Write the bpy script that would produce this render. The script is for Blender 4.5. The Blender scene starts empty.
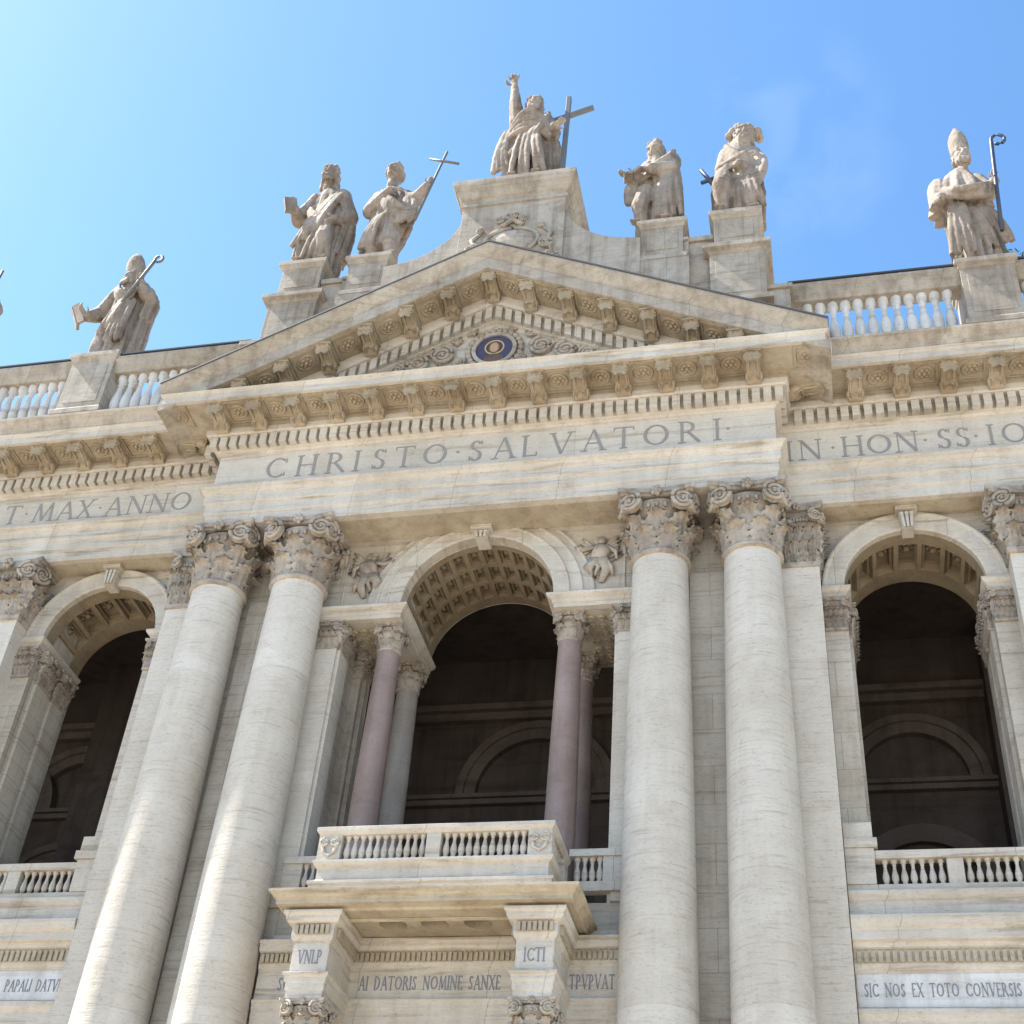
import bpy, bmesh, math, random
import numpy as np
from mathutils import Vector, Matrix, noise
PI = math.pi
random.seed(7)
scene = bpy.context.scene
COL = scene.collection

# ------------------------------------------------------------------ camera
YAW, PITCH, ROLL = math.radians(15.26798), math.radians(39.46347), math.radians(5.41185)
F_PX = 1389.18
f = Vector((-math.sin(YAW)*math.cos(PITCH), math.cos(YAW)*math.cos(PITCH), math.sin(PITCH)))
rt = Vector((math.cos(YAW), math.sin(YAW), 0))
up = rt.cross(f)
r2 = rt*math.cos(ROLL)+up*math.sin(ROLL)
u2 = -rt*math.sin(ROLL)+up*math.cos(ROLL)
cam_d = bpy.data.cameras.new('camera')
cam = bpy.data.objects.new('camera', cam_d)
COL.objects.link(cam)
cam_d.sensor_width = 36
cam_d.lens = F_PX/1024*36
cam_d.clip_start = 0.1
cam_d.clip_end = 6000
cam.matrix_world = Matrix(((r2.x, u2.x, -f.x, 10.0), (r2.y, u2.y, -f.y, -33.0), (r2.z, u2.z, -f.z, 1.6), (0, 0, 0, 1)))
scene.camera = cam

# ------------------------------------------------------------------ light
SUN_EL, SUN_AZ = math.radians(52), math.radians(-94.2)   # azimuth from +Y towards +X
EXPOSURE = 1.6
SKY = 0.114
WISP = (.01475, .58679, .8096)
sd = Vector((math.sin(SUN_AZ)*math.cos(SUN_EL), math.cos(SUN_AZ)*math.cos(SUN_EL), math.sin(SUN_EL)))
w = bpy.data.worlds.new('World'); scene.world = w; w.use_nodes = True
nt = w.node_tree; nt.nodes.clear()
sky = nt.nodes.new('ShaderNodeTexSky'); sky.sky_type = 'NISHITA'; sky.sun_disc = False
sky.sun_elevation = SUN_EL; sky.sun_rotation = SUN_AZ
sky.air_density = 1.0; sky.dust_density = .5; sky.ozone_density = 4.0
bg = nt.nodes.new('ShaderNodeBackground'); bg.inputs['Strength'].default_value = SKY
out = nt.nodes.new('ShaderNodeOutputWorld')
hs = nt.nodes.new('ShaderNodeHueSaturation'); hs.inputs['Hue'].default_value = .494; hs.inputs['Saturation'].default_value = 1.1; hs.inputs['Value'].default_value = 1.0
nt.links.new(sky.outputs[0], hs.inputs['Color']); nt.links.new(hs.outputs[0], bg.inputs['Color']); nt.links.new(bg.outputs[0], out.inputs['Surface'])
# a faint wisp of high cloud to the right
tc = nt.nodes.new('ShaderNodeTexCoord'); dp = nt.nodes.new('ShaderNodeVectorMath'); dp.operation = 'DOT_PRODUCT'; dp.inputs[1].default_value = WISP
nt.links.new(tc.outputs['Generated'], dp.inputs[0])
mr = nt.nodes.new('ShaderNodeMapRange'); mr.interpolation_type = 'SMOOTHSTEP'; mr.inputs['From Min'].default_value = .9965; mr.inputs['From Max'].default_value = 1
nt.links.new(dp.outputs['Value'], mr.inputs['Value'])
cn = nt.nodes.new('ShaderNodeTexNoise'); cn.inputs['Scale'].default_value = 22; cn.inputs['Detail'].default_value = 7; cn.inputs['Distortion'].default_value = .6
nt.links.new(tc.outputs['Generated'], cn.inputs['Vector'])
cm = nt.nodes.new('ShaderNodeMapRange'); cm.inputs['From Min'].default_value = .4; cm.inputs['From Max'].default_value = .85; cm.inputs['To Max'].default_value = .2
nt.links.new(cn.outputs['Fac'], cm.inputs['Value'])
mm = nt.nodes.new('ShaderNodeMath'); mm.operation = 'MULTIPLY'; nt.links.new(mr.outputs[0], mm.inputs[0]); nt.links.new(cm.outputs[0], mm.inputs[1])
cx_ = nt.nodes.new('ShaderNodeMix'); cx_.data_type = 'RGBA'; nt.links.new(mm.outputs[0], cx_.inputs[0]); nt.links.new(hs.outputs[0], cx_.inputs[6]); cx_.inputs[7].default_value = (2.6, 3.1, 3.9, 1)
nt.links.new(cx_.outputs[2], bg.inputs['Color'])
sl = bpy.data.lights.new('sun', 'SUN'); sl.energy = 4.8; sl.angle = math.radians(0.5); sl.color = (1, .95, .87)
so = bpy.data.objects.new('sun', sl); COL.objects.link(so)
so.rotation_euler = sd.to_track_quat('Z', 'Y').to_euler()
scene.view_settings.view_transform = 'Standard'
scene.view_settings.look = 'None'
scene.view_settings.exposure = EXPOSURE
scene.view_settings.gamma = 1
scene.view_settings.use_curve_mapping = False

# ------------------------------------------------------------------ materials
def stone(name, c0, c1, c2, joint=None, jdark=.72, stain=.35, band=1.0, bump=.25, streak=.3, crust=.0, rough=.85, bamt=.8, msize=.012):
    m = bpy.data.materials.new(name); m.use_nodes = True
    t = m.node_tree; N = t.nodes; L = t.links
    b = N['Principled BSDF']; b.inputs['Roughness'].default_value = rough
    b.inputs['Specular IOR Level'].default_value = .25
    geo = N.new('ShaderNodeNewGeometry')
    def mapn(sx, sy, sz, off=0):
        mp = N.new('ShaderNodeMapping'); mp.inputs['Scale'].default_value = (sx, sy, sz)
        mp.inputs['Location'].default_value = (off, off*.7, off*1.3)
        L.new(geo.outputs['Position'], mp.inputs['Vector']); return mp.outputs[0]
    def nz(vec, scale, detail=4, rough_=.55, dist=0):
        n = N.new('ShaderNodeTexNoise'); n.inputs['Scale'].default_value = scale
        n.inputs['Detail'].default_value = detail; n.inputs['Roughness'].default_value = rough_
        n.inputs['Distortion'].default_value = dist
        L.new(vec, n.inputs['Vector']); return n.outputs['Fac']
    def ramp(fac, stops):
        r = N.new('ShaderNodeValToRGB'); e = r.color_ramp.elements
        while len(e) < len(stops): e.new(.5)
        for k, (p, c) in enumerate(stops):
            e[k].position = p; e[k].color = (c[0], c[1], c[2], 1) if len(c) == 3 else c
        L.new(fac, r.inputs[0]); return r.outputs[0]
    def mix(a, bb, fac, mode='MULTIPLY'):
        x = N.new('ShaderNodeMix'); x.data_type = 'RGBA'; x.blend_type = mode
        if isinstance(fac, float): x.inputs[0].default_value = fac
        else: L.new(fac, x.inputs[0])
        for s, v in ((6, a), (7, bb)):
            if isinstance(v, tuple): x.inputs[s].default_value = (*v, 1)
            else: L.new(v, x.inputs[s])
        return x.outputs[2]
    big = nz(mapn(1, 1, 1), .45, 5, .6)
    col = ramp(big, [(.3, c0), (.5, c1), (.7, c2)])
    # travertine bedding: thin level bands
    bn = nz(mapn(.22, .22, 3.2, 3), 1.6*band, 5, .65, .4)
    col = mix(col, ramp(bn, [(.32, (.66, .62, .57)), (.47, (1, 1, 1)), (.6, (1, 1, 1)), (.76, (.83, .79, .75))]), bamt)
    # fine grain and pits
    gr = nz(mapn(1, 1, 2.2, 9), 9, 6, .7)
    col = mix(col, ramp(gr, [(.3, (.72, .68, .64)), (.45, (1, 1, 1)), (.8, (1.05, 1.04, 1.03))]), .95)
    # rain streaks, stretched upright
    st = nz(mapn(1.6, 1.6, .13, 17), 1.3, 5, .6)
    col = mix(col, ramp(st, [(.36, (.5, .46, .42)), (.52, (1, 1, 1))]), streak)
    # patchy stain
    pa = nz(mapn(1, 1, 1, 31), 1.1, 6, .65, .3)
    col = mix(col, ramp(pa, [(.34, (.6, .5, .38)), (.5, (1, 1, 1))]), stain)
    if crust > 0:
        cr = nz(mapn(1, 1, .8, 41), 1.7, 7, .72, .5)
        col = mix(col, ramp(cr, [(.4, (.22, .2, .19)), (.5, (1, 1, 1))]), crust)
    bh = gr
    if joint:
        cmb = N.new('ShaderNodeCombineXYZ'); sep = N.new('ShaderNodeSeparateXYZ')
        L.new(geo.outputs['Position'], sep.inputs[0])
        ad = N.new('ShaderNodeMath'); ad.operation = 'ADD'
        L.new(sep.outputs[0], ad.inputs[0]); L.new(sep.outputs[1], ad.inputs[1])
        L.new(ad.outputs[0], cmb.inputs[0]); L.new(sep.outputs[2], cmb.inputs[1])
        br = N.new('ShaderNodeTexBrick'); L.new(cmb.outputs[0], br.inputs['Vector'])
        br.inputs['Scale'].default_value = 1; br.inputs['Brick Width'].default_value = joint[0]
        br.inputs['Row Height'].default_value = joint[1]; br.inputs['Mortar Size'].default_value = msize
        br.inputs['Mortar Smooth'].default_value = .4
        br.inputs['Color1'].default_value = (1, 1, 1, 1); br.inputs['Color2'].default_value = (.9, .885, .86, 1)
        br.inputs['Mortar'].default_value = (jdark, jdark*.96, jdark*.92, 1)
        col = mix(col, br.outputs['Color'], 1.0)
    L.new(col, b.inputs['Base Color'])
    bp = N.new('ShaderNodeBump'); bp.inputs['Strength'].default_value = bump; bp.inputs['Distance'].default_value = .06
    ad2 = N.new('ShaderNodeMath'); ad2.operation = 'ADD'
    L.new(bh, ad2.inputs[0]); L.new(bn, ad2.inputs[1])
    L.new(ad2.outputs[0], bp.inputs['Height']); L.new(bp.outputs[0], b.inputs['Normal'])
    return m

M = {}
M['wall'] = stone('travertine_wall', (.44, .395, .33), (.485, .44, .375), (.53, .49, .425), joint=(2.6, 1.15), jdark=.62, stain=.25, streak=.28)
M['shaft'] = stone('travertine_shaft', (.52, .475, .405), (.56, .515, .45), (.61, .57, .505), joint=(60, 3.4), jdark=.84, msize=.01, stain=.2, streak=.14, band=2.6, bump=.35, bamt=.62)
M['trim'] = stone('travertine_trim', (.455, .41, .345), (.515, .47, .405), (.575, .535, .47), joint=(3.4, 40), jdark=.62, stain=.22, streak=.18, crust=.06, bamt=.95)
M['top'] = stone('grimy_travertine', (.33, .285, .23), (.39, .345, .285), (.45, .405, .345), joint=(2.9, 40), jdark=.65, stain=.35, streak=.5, crust=.22, bump=.35, bamt=.6)
M['ochre'] = stone('ochre_travertine', (.34, .285, .205), (.40, .34, .25), (.46, .405, .31), stain=.4, streak=.25, bump=.3)  # ochre patina and warm ground bounce both put into the base colour
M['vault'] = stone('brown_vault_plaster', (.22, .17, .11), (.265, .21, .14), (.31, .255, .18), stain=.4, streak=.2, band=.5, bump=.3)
M['soffit'] = stone('soffit_bounce_patina_stone', (.30, .25, .18), (.37, .315, .235), (.44, .385, .30), stain=.45, streak=.3, bump=.3)  # brown underside tone: patina mixed with painted-in warm bounce
M['brown'] = stone('brown_bracket_stone', (.28, .22, .145), (.345, .28, .195), (.41, .345, .255), stain=.45, streak=.35, bump=.35)
M['cap'] = stone('carved_travertine', (.31, .26, .21), (.39, .335, .275), (.47, .42, .355), stain=.35, streak=.35, crust=.4, bump=.4)
M['statue'] = stone('weathered_statue_stone', (.225, .185, .15), (.295, .245, .20), (.385, .33, .28), stain=.3, streak=.65, crust=.22, bump=.3)
M['pink'] = stone('pink_granite', (.215, .158, .138), (.265, .198, .174), (.32, .245, .217), stain=.2, streak=.3, band=.3, bump=.08, rough=.45, bamt=.4)
M['grey'] = stone('grey_granite', (.235, .205, .175), (.285, .25, .215), (.34, .305, .265), stain=.2, streak=.3, band=.3, bump=.08, rough=.45, bamt=.4)
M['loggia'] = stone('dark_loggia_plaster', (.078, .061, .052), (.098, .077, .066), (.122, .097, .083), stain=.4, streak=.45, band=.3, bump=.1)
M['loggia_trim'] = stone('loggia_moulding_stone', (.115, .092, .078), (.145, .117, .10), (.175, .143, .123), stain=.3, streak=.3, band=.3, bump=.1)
M['marble'] = stone('white_marble', (.50, .485, .46), (.56, .545, .52), (.62, .605, .58), stain=.2, streak=.35, band=.4, bump=.1)
M['panel'] = stone('pale_inscription_marble', (.47, .43, .37), (.51, .47, .41), (.555, .515, .455), joint=(4.4, 40), jdark=.75, stain=.15, streak=.12, band=.7, bump=.1)
M['ground'] = stone('piazza_paving', (.43, .385, .315), (.48, .43, .355), (.53, .48, .40), joint=None, stain=.2, streak=0., bump=.1)
def plain(name, c, rough=.5, metal=0):
    m = bpy.data.materials.new(name); m.use_nodes = True; b = m.node_tree.nodes['Principled BSDF']
    n = m.node_tree.nodes.new('ShaderNodeTexNoise'); n.inputs['Scale'].default_value = 6
    r = m.node_tree.nodes.new('ShaderNodeValToRGB')
    r.color_ramp.elements[0].color = (c[0]*.75, c[1]*.75, c[2]*.75, 1); r.color_ramp.elements[1].color = (c[0]*1.2, c[1]*1.2, c[2]*1.2, 1)
    m.node_tree.links.new(n.outputs['Fac'], r.inputs[0]); m.node_tree.links.new(r.outputs[0], b.inputs['Base Color'])
    b.inputs['Roughness'].default_value = rough; b.inputs['Metallic'].default_value = metal
    return m
M['letter'] = plain('lead_letters', (.25, .233, .213), .6)
M['bluetext'] = plain('blue_grey_letters', (.17, .18, .21), .6)
M['iron'] = plain('dark_iron', (.05, .06, .09), .5, .3)
M['bronze'] = plain('weathered_bronze', (.13, .125, .115), .6, .2)
M['lead'] = plain('dark_lead_flashing', (.05, .05, .052), .8, 0)
M['mos_blue'] = plain('blue_mosaic', (.055, .05, .095), .5)
M['mos_tan'] = plain('tan_mosaic', (.42, .27, .17), .5)
M['mos_gold'] = plain('gold_mosaic', (.5, .36, .14), .4)
M['mos_brown'] = plain('brown_mosaic', (.12, .07, .05), .5)

# ------------------------------------------------------------------ mesh helpers
class MB:
    def __init__(s): s.v = []; s.f = []; s.mi = []; s.sm = []
    def add(s, vs, fs, smooth=False):
        o = len(s.v); s.v += [tuple(p) for p in vs]
        for q in fs: s.f.append([o+i for i in q]); s.sm.append(smooth)
        return s
    def box(s, x0, x1, y0, y1, z0, z1):
        x0, x1 = min(x0, x1), max(x0, x1); y0, y1 = min(y0, y1), max(y0, y1)
        return s.add([(x0,y0,z0),(x1,y0,z0),(x1,y1,z0),(x0,y1,z0),(x0,y0,z1),(x1,y0,z1),(x1,y1,z1),(x0,y1,z1)],
              [(0,3,2,1),(4,5,6,7),(0,1,5,4),(1,2,6,5),(2,3,7,6),(3,0,4,7)])
    def lathe(s, prof, cx=0, cy=0, n=24, z=0, smooth=True, a0=0, a1=2*PI):
        full = abs(a1-a0-2*PI) < 1e-6; k = n if full else n+1
        vs = []
        for r, h in prof:
            for i in range(k):
                a = a0+(a1-a0)*i/n; vs.append((cx+r*math.cos(a), cy+r*math.sin(a), z+h))
        fs = []
        for j in range(len(prof)-1):
            for i in range(n):
                i2 = (i+1) % k
                fs.append((j*k+i, j*k+i2, (j+1)*k+i2, (j+1)*k+i))
        s.add(vs, fs, smooth)
        if full:   # end discs on their own vertices, so the flank keeps level normals
            s.add(vs[:k], [tuple(range(k-1, -1, -1))]); s.add(vs[-k:], [tuple(range(k))])
        return s
    def tube(s, pts, r, n=8, smooth=True):
        pts = [Vector(p) for p in pts]; m = len(pts)
        rs = r if isinstance(r, (list, tuple)) else [r]*m
        vs = []; ref = None
        for i, p in enumerate(pts):
            d = (pts[min(i+1, m-1)]-pts[max(i-1, 0)]).normalized()
            if ref is None: ref = Vector((0, 0, 1)) if abs(d.z) < .9 else Vector((1, 0, 0))
            a = d.cross(ref)
            if a.length < 1e-4: a = d.cross(Vector((0, 1, 0)))
            a.normalize(); b = d.cross(a); ref = -b if False else ref
            for k in range(n):
                t = 2*PI*k/n; vs.append(p+(a*math.cos(t)+b*math.sin(t))*rs[i])
        fs = [(i*n+k, i*n+(k+1) % n, (i+1)*n+(k+1) % n, (i+1)*n+k) for i in range(m-1) for k in range(n)]
        fs += [tuple(range(n-1, -1, -1)), tuple((m-1)*n+k for k in range(n))]
        return s.add(vs, fs, smooth)
    def ell(s, c, r, R=None, n=12, m=8):
        vs = [(0, 0, 1)]
        for j in range(1, m):
            t = PI*j/m
            for i in range(n):
                a = 2*PI*i/n; vs.append((math.sin(t)*math.cos(a), math.sin(t)*math.sin(a), math.cos(t)))
        vs.append((0, 0, -1))
        if not isinstance(r, (tuple, list)): r = (r, r, r)
        R = R or Matrix.Identity(3); c = Vector(c)
        vs = [c+R@Vector((p[0]*r[0], p[1]*r[1], p[2]*r[2])) for p in vs]
        fs = [(0, 1+i, 1+(i+1) % n) for i in range(n)]
        for j in range(m-2):
            fs += [(1+j*n+i, 1+(j+1)*n+i, 1+(j+1)*n+(i+1) % n, 1+j*n+(i+1) % n) for i in range(n)]
        e = len(vs)-1; o = 1+(m-2)*n
        fs += [(o+i, e, o+(i+1) % n) for i in range(n)]
        return s.add(vs, fs, True)
    def cap(s, p0, p1, r0, r1, n=10):
        p0 = Vector(p0); p1 = Vector(p1); d = p1-p0; L = d.length
        if L < 1e-5: return s.ell(p0, r0)
        q = Vector((0, 0, 1)).rotation_difference(d).to_matrix()
        prof = [(r0*math.sin(t), -r0*math.cos(t)) for t in (.02, .5, 1.0, 1.45)]+[(r1*math.cos(t), L+r1*math.sin(t)) for t in (.1, .55, 1.05, 1.55)]
        t = MB().lathe(prof, n=n)
        return s.add([p0+q@Vector(v) for v in t.v], t.f, True)
    def sweep(s, prof, path, closed=False, cap=True, back=None):
        """prof (o,z) bottom to top, o outward = right-hand side of the path"""
        P = [Vector(p) for p in path]; n = len(P); cols = []
        for i in range(n):
            if closed: a, b = P[i]-P[i-1], P[(i+1) % n]-P[i]
            else:
                a = P[i]-P[i-1] if i > 0 else P[1]-P[0]
                b = P[i+1]-P[i] if i < n-1 else a
            a.normalize(); b.normalize()
            na = Vector((a.y, -a.x)); nb = Vector((b.y, -b.x))
            mt = (na+nb)/max(1+na.dot(nb), .2)
            cols.append((P[i], mt))
        pr = list(prof)
        if back is not None: pr = [(back, prof[0][1])]+pr+[(back, prof[-1][1])]
        k = len(pr); vs = []
        for p, mt in cols:
            for o, z in pr: vs.append((p.x+mt.x*o, p.y+mt.y*o, z))
        fs = []
        for i in range(n if closed else n-1):
            i2 = (i+1) % n
            for j in range(k-1): fs.append((i*k+j, i2*k+j, i2*k+j+1, i*k+j+1))
            if back is not None: fs.append((i*k+k-1, i2*k+k-1, i2*k, i*k))
        if cap and not closed:
            fs.append(tuple(range(k-1, -1, -1))); fs.append(tuple((n-1)*k+j for j in range(k)))
        return s.add(vs, fs)
    def prism(s, poly, x0, x1, axis='x'):
        """polygon extruded along an axis: axis x -> poly (y,z); axis y -> poly (x,z)"""
        n = len(poly)
        if axis == 'x': vs = [(x0, a, b) for a, b in poly]+[(x1, a, b) for a, b in poly]
        elif axis == 'y': vs = [(a, x0, b) for a, b in poly]+[(a, x1, b) for a, b in poly]
        else: vs = [(a, b, x0) for a, b in poly]+[(a, b, x1) for a, b in poly]
        fs = [tuple(range(n)), tuple(range(2*n-1, n-1, -1))]+[(i, i+n, (i+1) % n+n, (i+1) % n) for i in range(n)]
        return s.add(vs, fs)
    def merge(s, o, mat=None):
        vs = o.v if mat is None else [tuple(mat@Vector(p)) for p in o.v]
        k = len(s.v); s.v += [tuple(p) for p in vs]
        for q, sm in zip(o.f, o.sm): s.f.append([k+i for i in q]); s.sm.append(sm)
        return s
    def mesh(s, name):
        me = bpy.data.meshes.new(name); me.from_pydata(s.v, [], s.f)
        bm = bmesh.new(); bm.from_mesh(me); bmesh.ops.recalc_face_normals(bm, faces=bm.faces); bm.to_mesh(me); bm.free()
        me.polygons.foreach_set('use_smooth', s.sm)
        return me

def link(name, me, mat, parent=None, loc=(0, 0, 0)):
    o = bpy.data.objects.new(name, me); COL.objects.link(o)
    if mat and not me.materials: me.materials.append(mat)
    o.location = loc
    if parent: o.parent = parent
    return o
def part(name, mb, mat, parent, loc=(0, 0, 0)): return link(name, mb.mesh(name), mat, parent, loc)
def copy(o, parent, loc, rot=None):
    c = o.copy(); COL.objects.link(c); c.parent = parent; c.location = loc
    if rot: c.rotation_euler = rot
    return c
def bevel(o, wd=.02):
    b = o.modifiers.new('edge', 'BEVEL'); b.width = wd; b.segments = 2; b.limit_method = 'ANGLE'; b.angle_limit = math.radians(40)
    b.use_clamp_overlap = True
    return o
def empty(name, label, cat, loc=(0, 0, 0), group=None):
    o = bpy.data.objects.new(name, None); COL.objects.link(o); o.location = loc
    o['label'] = label; o['category'] = cat
    if group: o['group'] = group
    return o

# ------------------------------------------------------------------ ground
g = MB(); g.add([(-1500, -1500, 0), (1500, -1500, 0), (1500, 1500, 0), (-1500, 1500, 0)], [(0, 1, 2, 3)])
go = part('ground', g, M['ground'], None); go['kind'] = 'structure'

# ------------------------------------------------------------------ the church front
ROOT = empty('church_facade', 'pale travertine church front with giant columns, three arches and a pediment', 'church')
PL = [(15.75, 17.55), (23.4, 25.2)]           # wing pilasters
XW = 26.2                                    # end of the wing
YC, YWG = -.9, .3                            # frieze planes
WC, WW = .8, 1.3                             # wall planes
Z_AR, Z_FR, Z_CO = 29.4, 30.95, 32.42

def arch_wall(mb, x0, x1, z1, xc, r, zs, y0, y1, n=40):
    pts = [(xc-r*math.cos(PI*i/n), zs+r*math.sin(PI*i/n)) for i in range(n+1)]
    if x0 < xc-r: mb.box(x0, xc-r, y0, y1, zs, z1)
    if x1 > xc+r: mb.box(xc+r, x1, y0, y1, zs, z1)
    vs = []
    for (x, z) in pts: vs += [(x, y0, z), (x, y0, z1), (x, y1, z), (x, y1, z1)]
    fs = []
    for i in range(n):
        a, b = 4*i, 4*i+4
        fs += [(a, b, b+1, a+1), (a+2, a+3, b+3, b+2)]
    mb.add(vs, fs)

def coffer_vault(mb, xc, r, zs, y0, y1, na, rows, rib, depth, band0=.25, band1=.25):
    """half-barrel intrados with sunk square coffers and a rosette in each"""
    def P(a, y, rr): return (xc-rr*math.cos(a), y, zs+rr*math.sin(a))
    def patch(a0, a1, ya, yb, rr, k=3):
        vs = []; 
        for i in range(k+1):
            a = a0+(a1-a0)*i/k; vs += [P(a, ya, rr), P(a, yb, rr)]
        mb.add(vs, [(2*i, 2*i+1, 2*i+3, 2*i+2) for i in range(k)])
    ys0, ys1 = y0+band0, y1-band1
    for i in range(36):
        patch(PI*i/36, PI*(i+1)/36, y0, ys0, r, 1); patch(PI*i/36, PI*(i+1)/36, ys1, y1, r, 1)
    da = PI/na; dy = (ys1-ys0)/rows
    for i in range(na):
        for j in range(rows):
            a0, a1 = i*da, (i+1)*da; ya, yb = ys0+j*dy, ys0+(j+1)*dy
            ia0, ia1 = a0+rib/r, a1-rib/r; iya, iyb = ya+rib, yb-rib
            patch(a0, ia0, ya, yb, r, 1); patch(ia1, a1, ya, yb, r, 1)
            patch(ia0, ia1, ya, iya, r); patch(ia0, ia1, iyb, yb, r)
            lv = [(0, r), (.0, r+depth*.45), (.07, r+depth*.45), (.07, r+depth)]
            for (q0, ra), (q1, rb) in zip(lv[:-1], lv[1:]):
                A = [(ia0+q0/r, iya+q0), (ia1-q0/r, iya+q0), (ia1-q0/r, iyb-q0), (ia0+q0/r, iyb-q0)]
                B = [(ia0+q1/r, iya+q1), (ia1-q1/r, iya+q1), (ia1-q1/r, iyb-q1), (ia0+q1/r, iyb-q1)]
                vs = [P(a, y, ra) for a, y in A]+[P(a, y, rb) for a, y in B]
                mb.add(vs, [(k, (k+1) % 4, (k+1) % 4+4, k+4) for k in range(4)])
            patch(ia0+.07/r, ia1-.07/r, iya+.07, iyb-.07, r+depth)
            am, ym = (a0+a1)/2, (ya+yb)/2
            mb.ell(P(am, ym, r+depth*.8), (.13, .13, .1), n=8, m=5)
            for k in range(6):
                q = 2*PI*k/6; mb.ell(P(am+.16*math.cos(q)/r, ym+.16*math.sin(q), r+depth*.92), (.09, .09, .06), n=6, m=4)

def archivolt(mb, xc, zs, prof, n=48, a0=0., a1=PI, zmax=None):
    vs = []; k = len(prof)
    for i in range(n+1):
        a = a0+(a1-a0)*i/n
        for r, y in prof:
            vs.append((xc-r*math.cos(a), y, zs+r*math.sin(a)))
    fs = [(i*k+j, (i+1)*k+j, (i+1)*k+j+1, i*k+j+1) for i in range(n) for j in range(k-1)]
    mb.add(vs, fs)

# --- leaves, volutes, capitals -------------------------------------------------
def leaf(mb, base, outv, wd, h, curl):
    base = Vector(base); outv = Vector(outv).normalized(); side = Vector((-outv.y, outv.x, 0))
    rows = 9; us = [-1, -.62, -.3, 0, .3, .62, 1]; vs = []
    for j in range(rows):
        t = j/(rows-1)
        if t < .68: z = h*t/.68*.82; o = .05*h+curl*.25*(t/.68)**2
        else:
            q = (t-.68)/.32*2.5; rr = curl*.42
            z = h*.82+rr*math.sin(q)*1.0; o = .05*h+curl*.25+rr*(1-math.cos(q))
        wj = wd*.5*(.72+.38*math.sin(PI*min(1, t*1.05)*.9))*(1 if t < .8 else 1-(t-.8)*1.9)
        ser = 1+.24*(1 if j % 2 else -1)
        for u in us:
            lo = .06*h*(1-abs(u))+.05*h*math.cos(u*PI*3.2)-.06*h*abs(u)+.03*h*math.sin(j*2.2)*abs(u)
            vs.append(base+outv*(o+lo)+side*(u*wj*(ser if abs(u) > .9 else 1))+Vector((0, 0, z-.08*h*abs(u))))
    k = len(us)
    mb.add(vs, [(j*k+i, j*k+i+1, (j+1)*k+i+1, (j+1)*k+i) for j in range(rows-1) for i in range(k-1)], True)

def volute(mb, c, normal, R, th, hand=1):
    c = Vector(c); nrm = Vector(normal).normalized(); side = Vector((-nrm.y, nrm.x, 0)); upv = Vector((0, 0, 1))
    n = 20; vs = []
    for yy in (-th, th):
        for i in range(n): a = 2*PI*i/n; vs.append(c+nrm*yy+side*math.cos(a)*R*.92+upv*math.sin(a)*R*.92)
    mb.add(vs, [tuple(range(n-1, -1, -1)), tuple(range(n, 2*n))]+[(i, (i+1) % n, (i+1) % n+n, i+n) for i in range(n)])
    pts = []; rs = []
    for i in range(40):
        t = i/39; a = PI/2-hand*t*2*PI*2.1; rr = R*(1-.82*t)
        pts.append(c+nrm*(th+.07*R)+side*math.cos(a)*rr*-1+upv*math.sin(a)*rr); rs.append(R*(.2-.08*t))
    mb.tube(pts, rs, 6)
    mb.ell(c+nrm*(th+.05*R), R*.17, n=8, m=5)

def column_capital(R, H):
    mb = MB()
    mb.lathe([(R*.98, -.05*H), (R*1.1, -.035*H), (R*1.13, 0), (R*1.1, .03*H), (R*.97, .045*H), (R*.97, .4*H), (R*1.0, .6*H), (R*1.16, .76*H), (R*1.22, .82*H), (R*1.1, .86*H)], n=32)
    for k in range(8):
        a = 2*PI*k/8+PI/8
        leaf(mb, (R*.97*math.cos(a), R*.97*math.sin(a), .04*H), (math.cos(a), math.sin(a), 0), R*.74, .34*H, R*.42)
    for k in range(8):
        a = 2*PI*k/8
        leaf(mb, (R*.98*math.cos(a), R*.98*math.sin(a), .2*H), (math.cos(a), math.sin(a), 0), R*.74, .42*H, R*.5)
    for k in range(24):
        a = 2*PI*k/24; mb.ell((R*1.19*math.cos(a), R*1.19*math.sin(a), .74*H), (R*.09, R*.09, R*.13), n=6, m=5)
    vr = R*.44; s = R*.93; 
    for q in range(4):
        rot = Matrix.Rotation(q*PI/2, 3, 'Z')
        for sg in (-1, 1):
            c = rot@Vector((sg*s, -R*1.2, .77*H)); nn = rot@Vector((sg*.36, -1, 0))
            volute(mb, c, nn, vr, R*.10, sg)
        # cushion between volutes and fleuron
        a0 = rot@Vector((-s, -R*1.12, .92*H)); a1 = rot@Vector((s, -R*1.12, .92*H))
        for kk in range(5):
            p = rot@Vector((R*.13*math.cos(2*PI*kk/5), -R*1.33, .93*H+R*.15*math.sin(2*PI*kk/5))); mb.ell(p, R*.11, n=6, m=5)
        p = rot@Vector((0, -R*1.36, .93*H)); mb.ell(p, R*.1, n=6, m=5)
    # concave abacus
    def aba(e, z0, z1):
        pts = []
        for q in range(4):
            rot = Matrix.Rotation(q*PI/2, 2)
            for t in np.linspace(-.94, .94, 9):
                x = t*R*1.42*e; y = -R*(1.22+.20*t*t)*e
                pts.append(tuple(rot@Vector((x, y))))
        mb.prism(pts, z0, z1, 'z')
    aba(.96, .885*H, .932*H); aba(1.03, .928*H, H-.006)
    return mb

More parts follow.
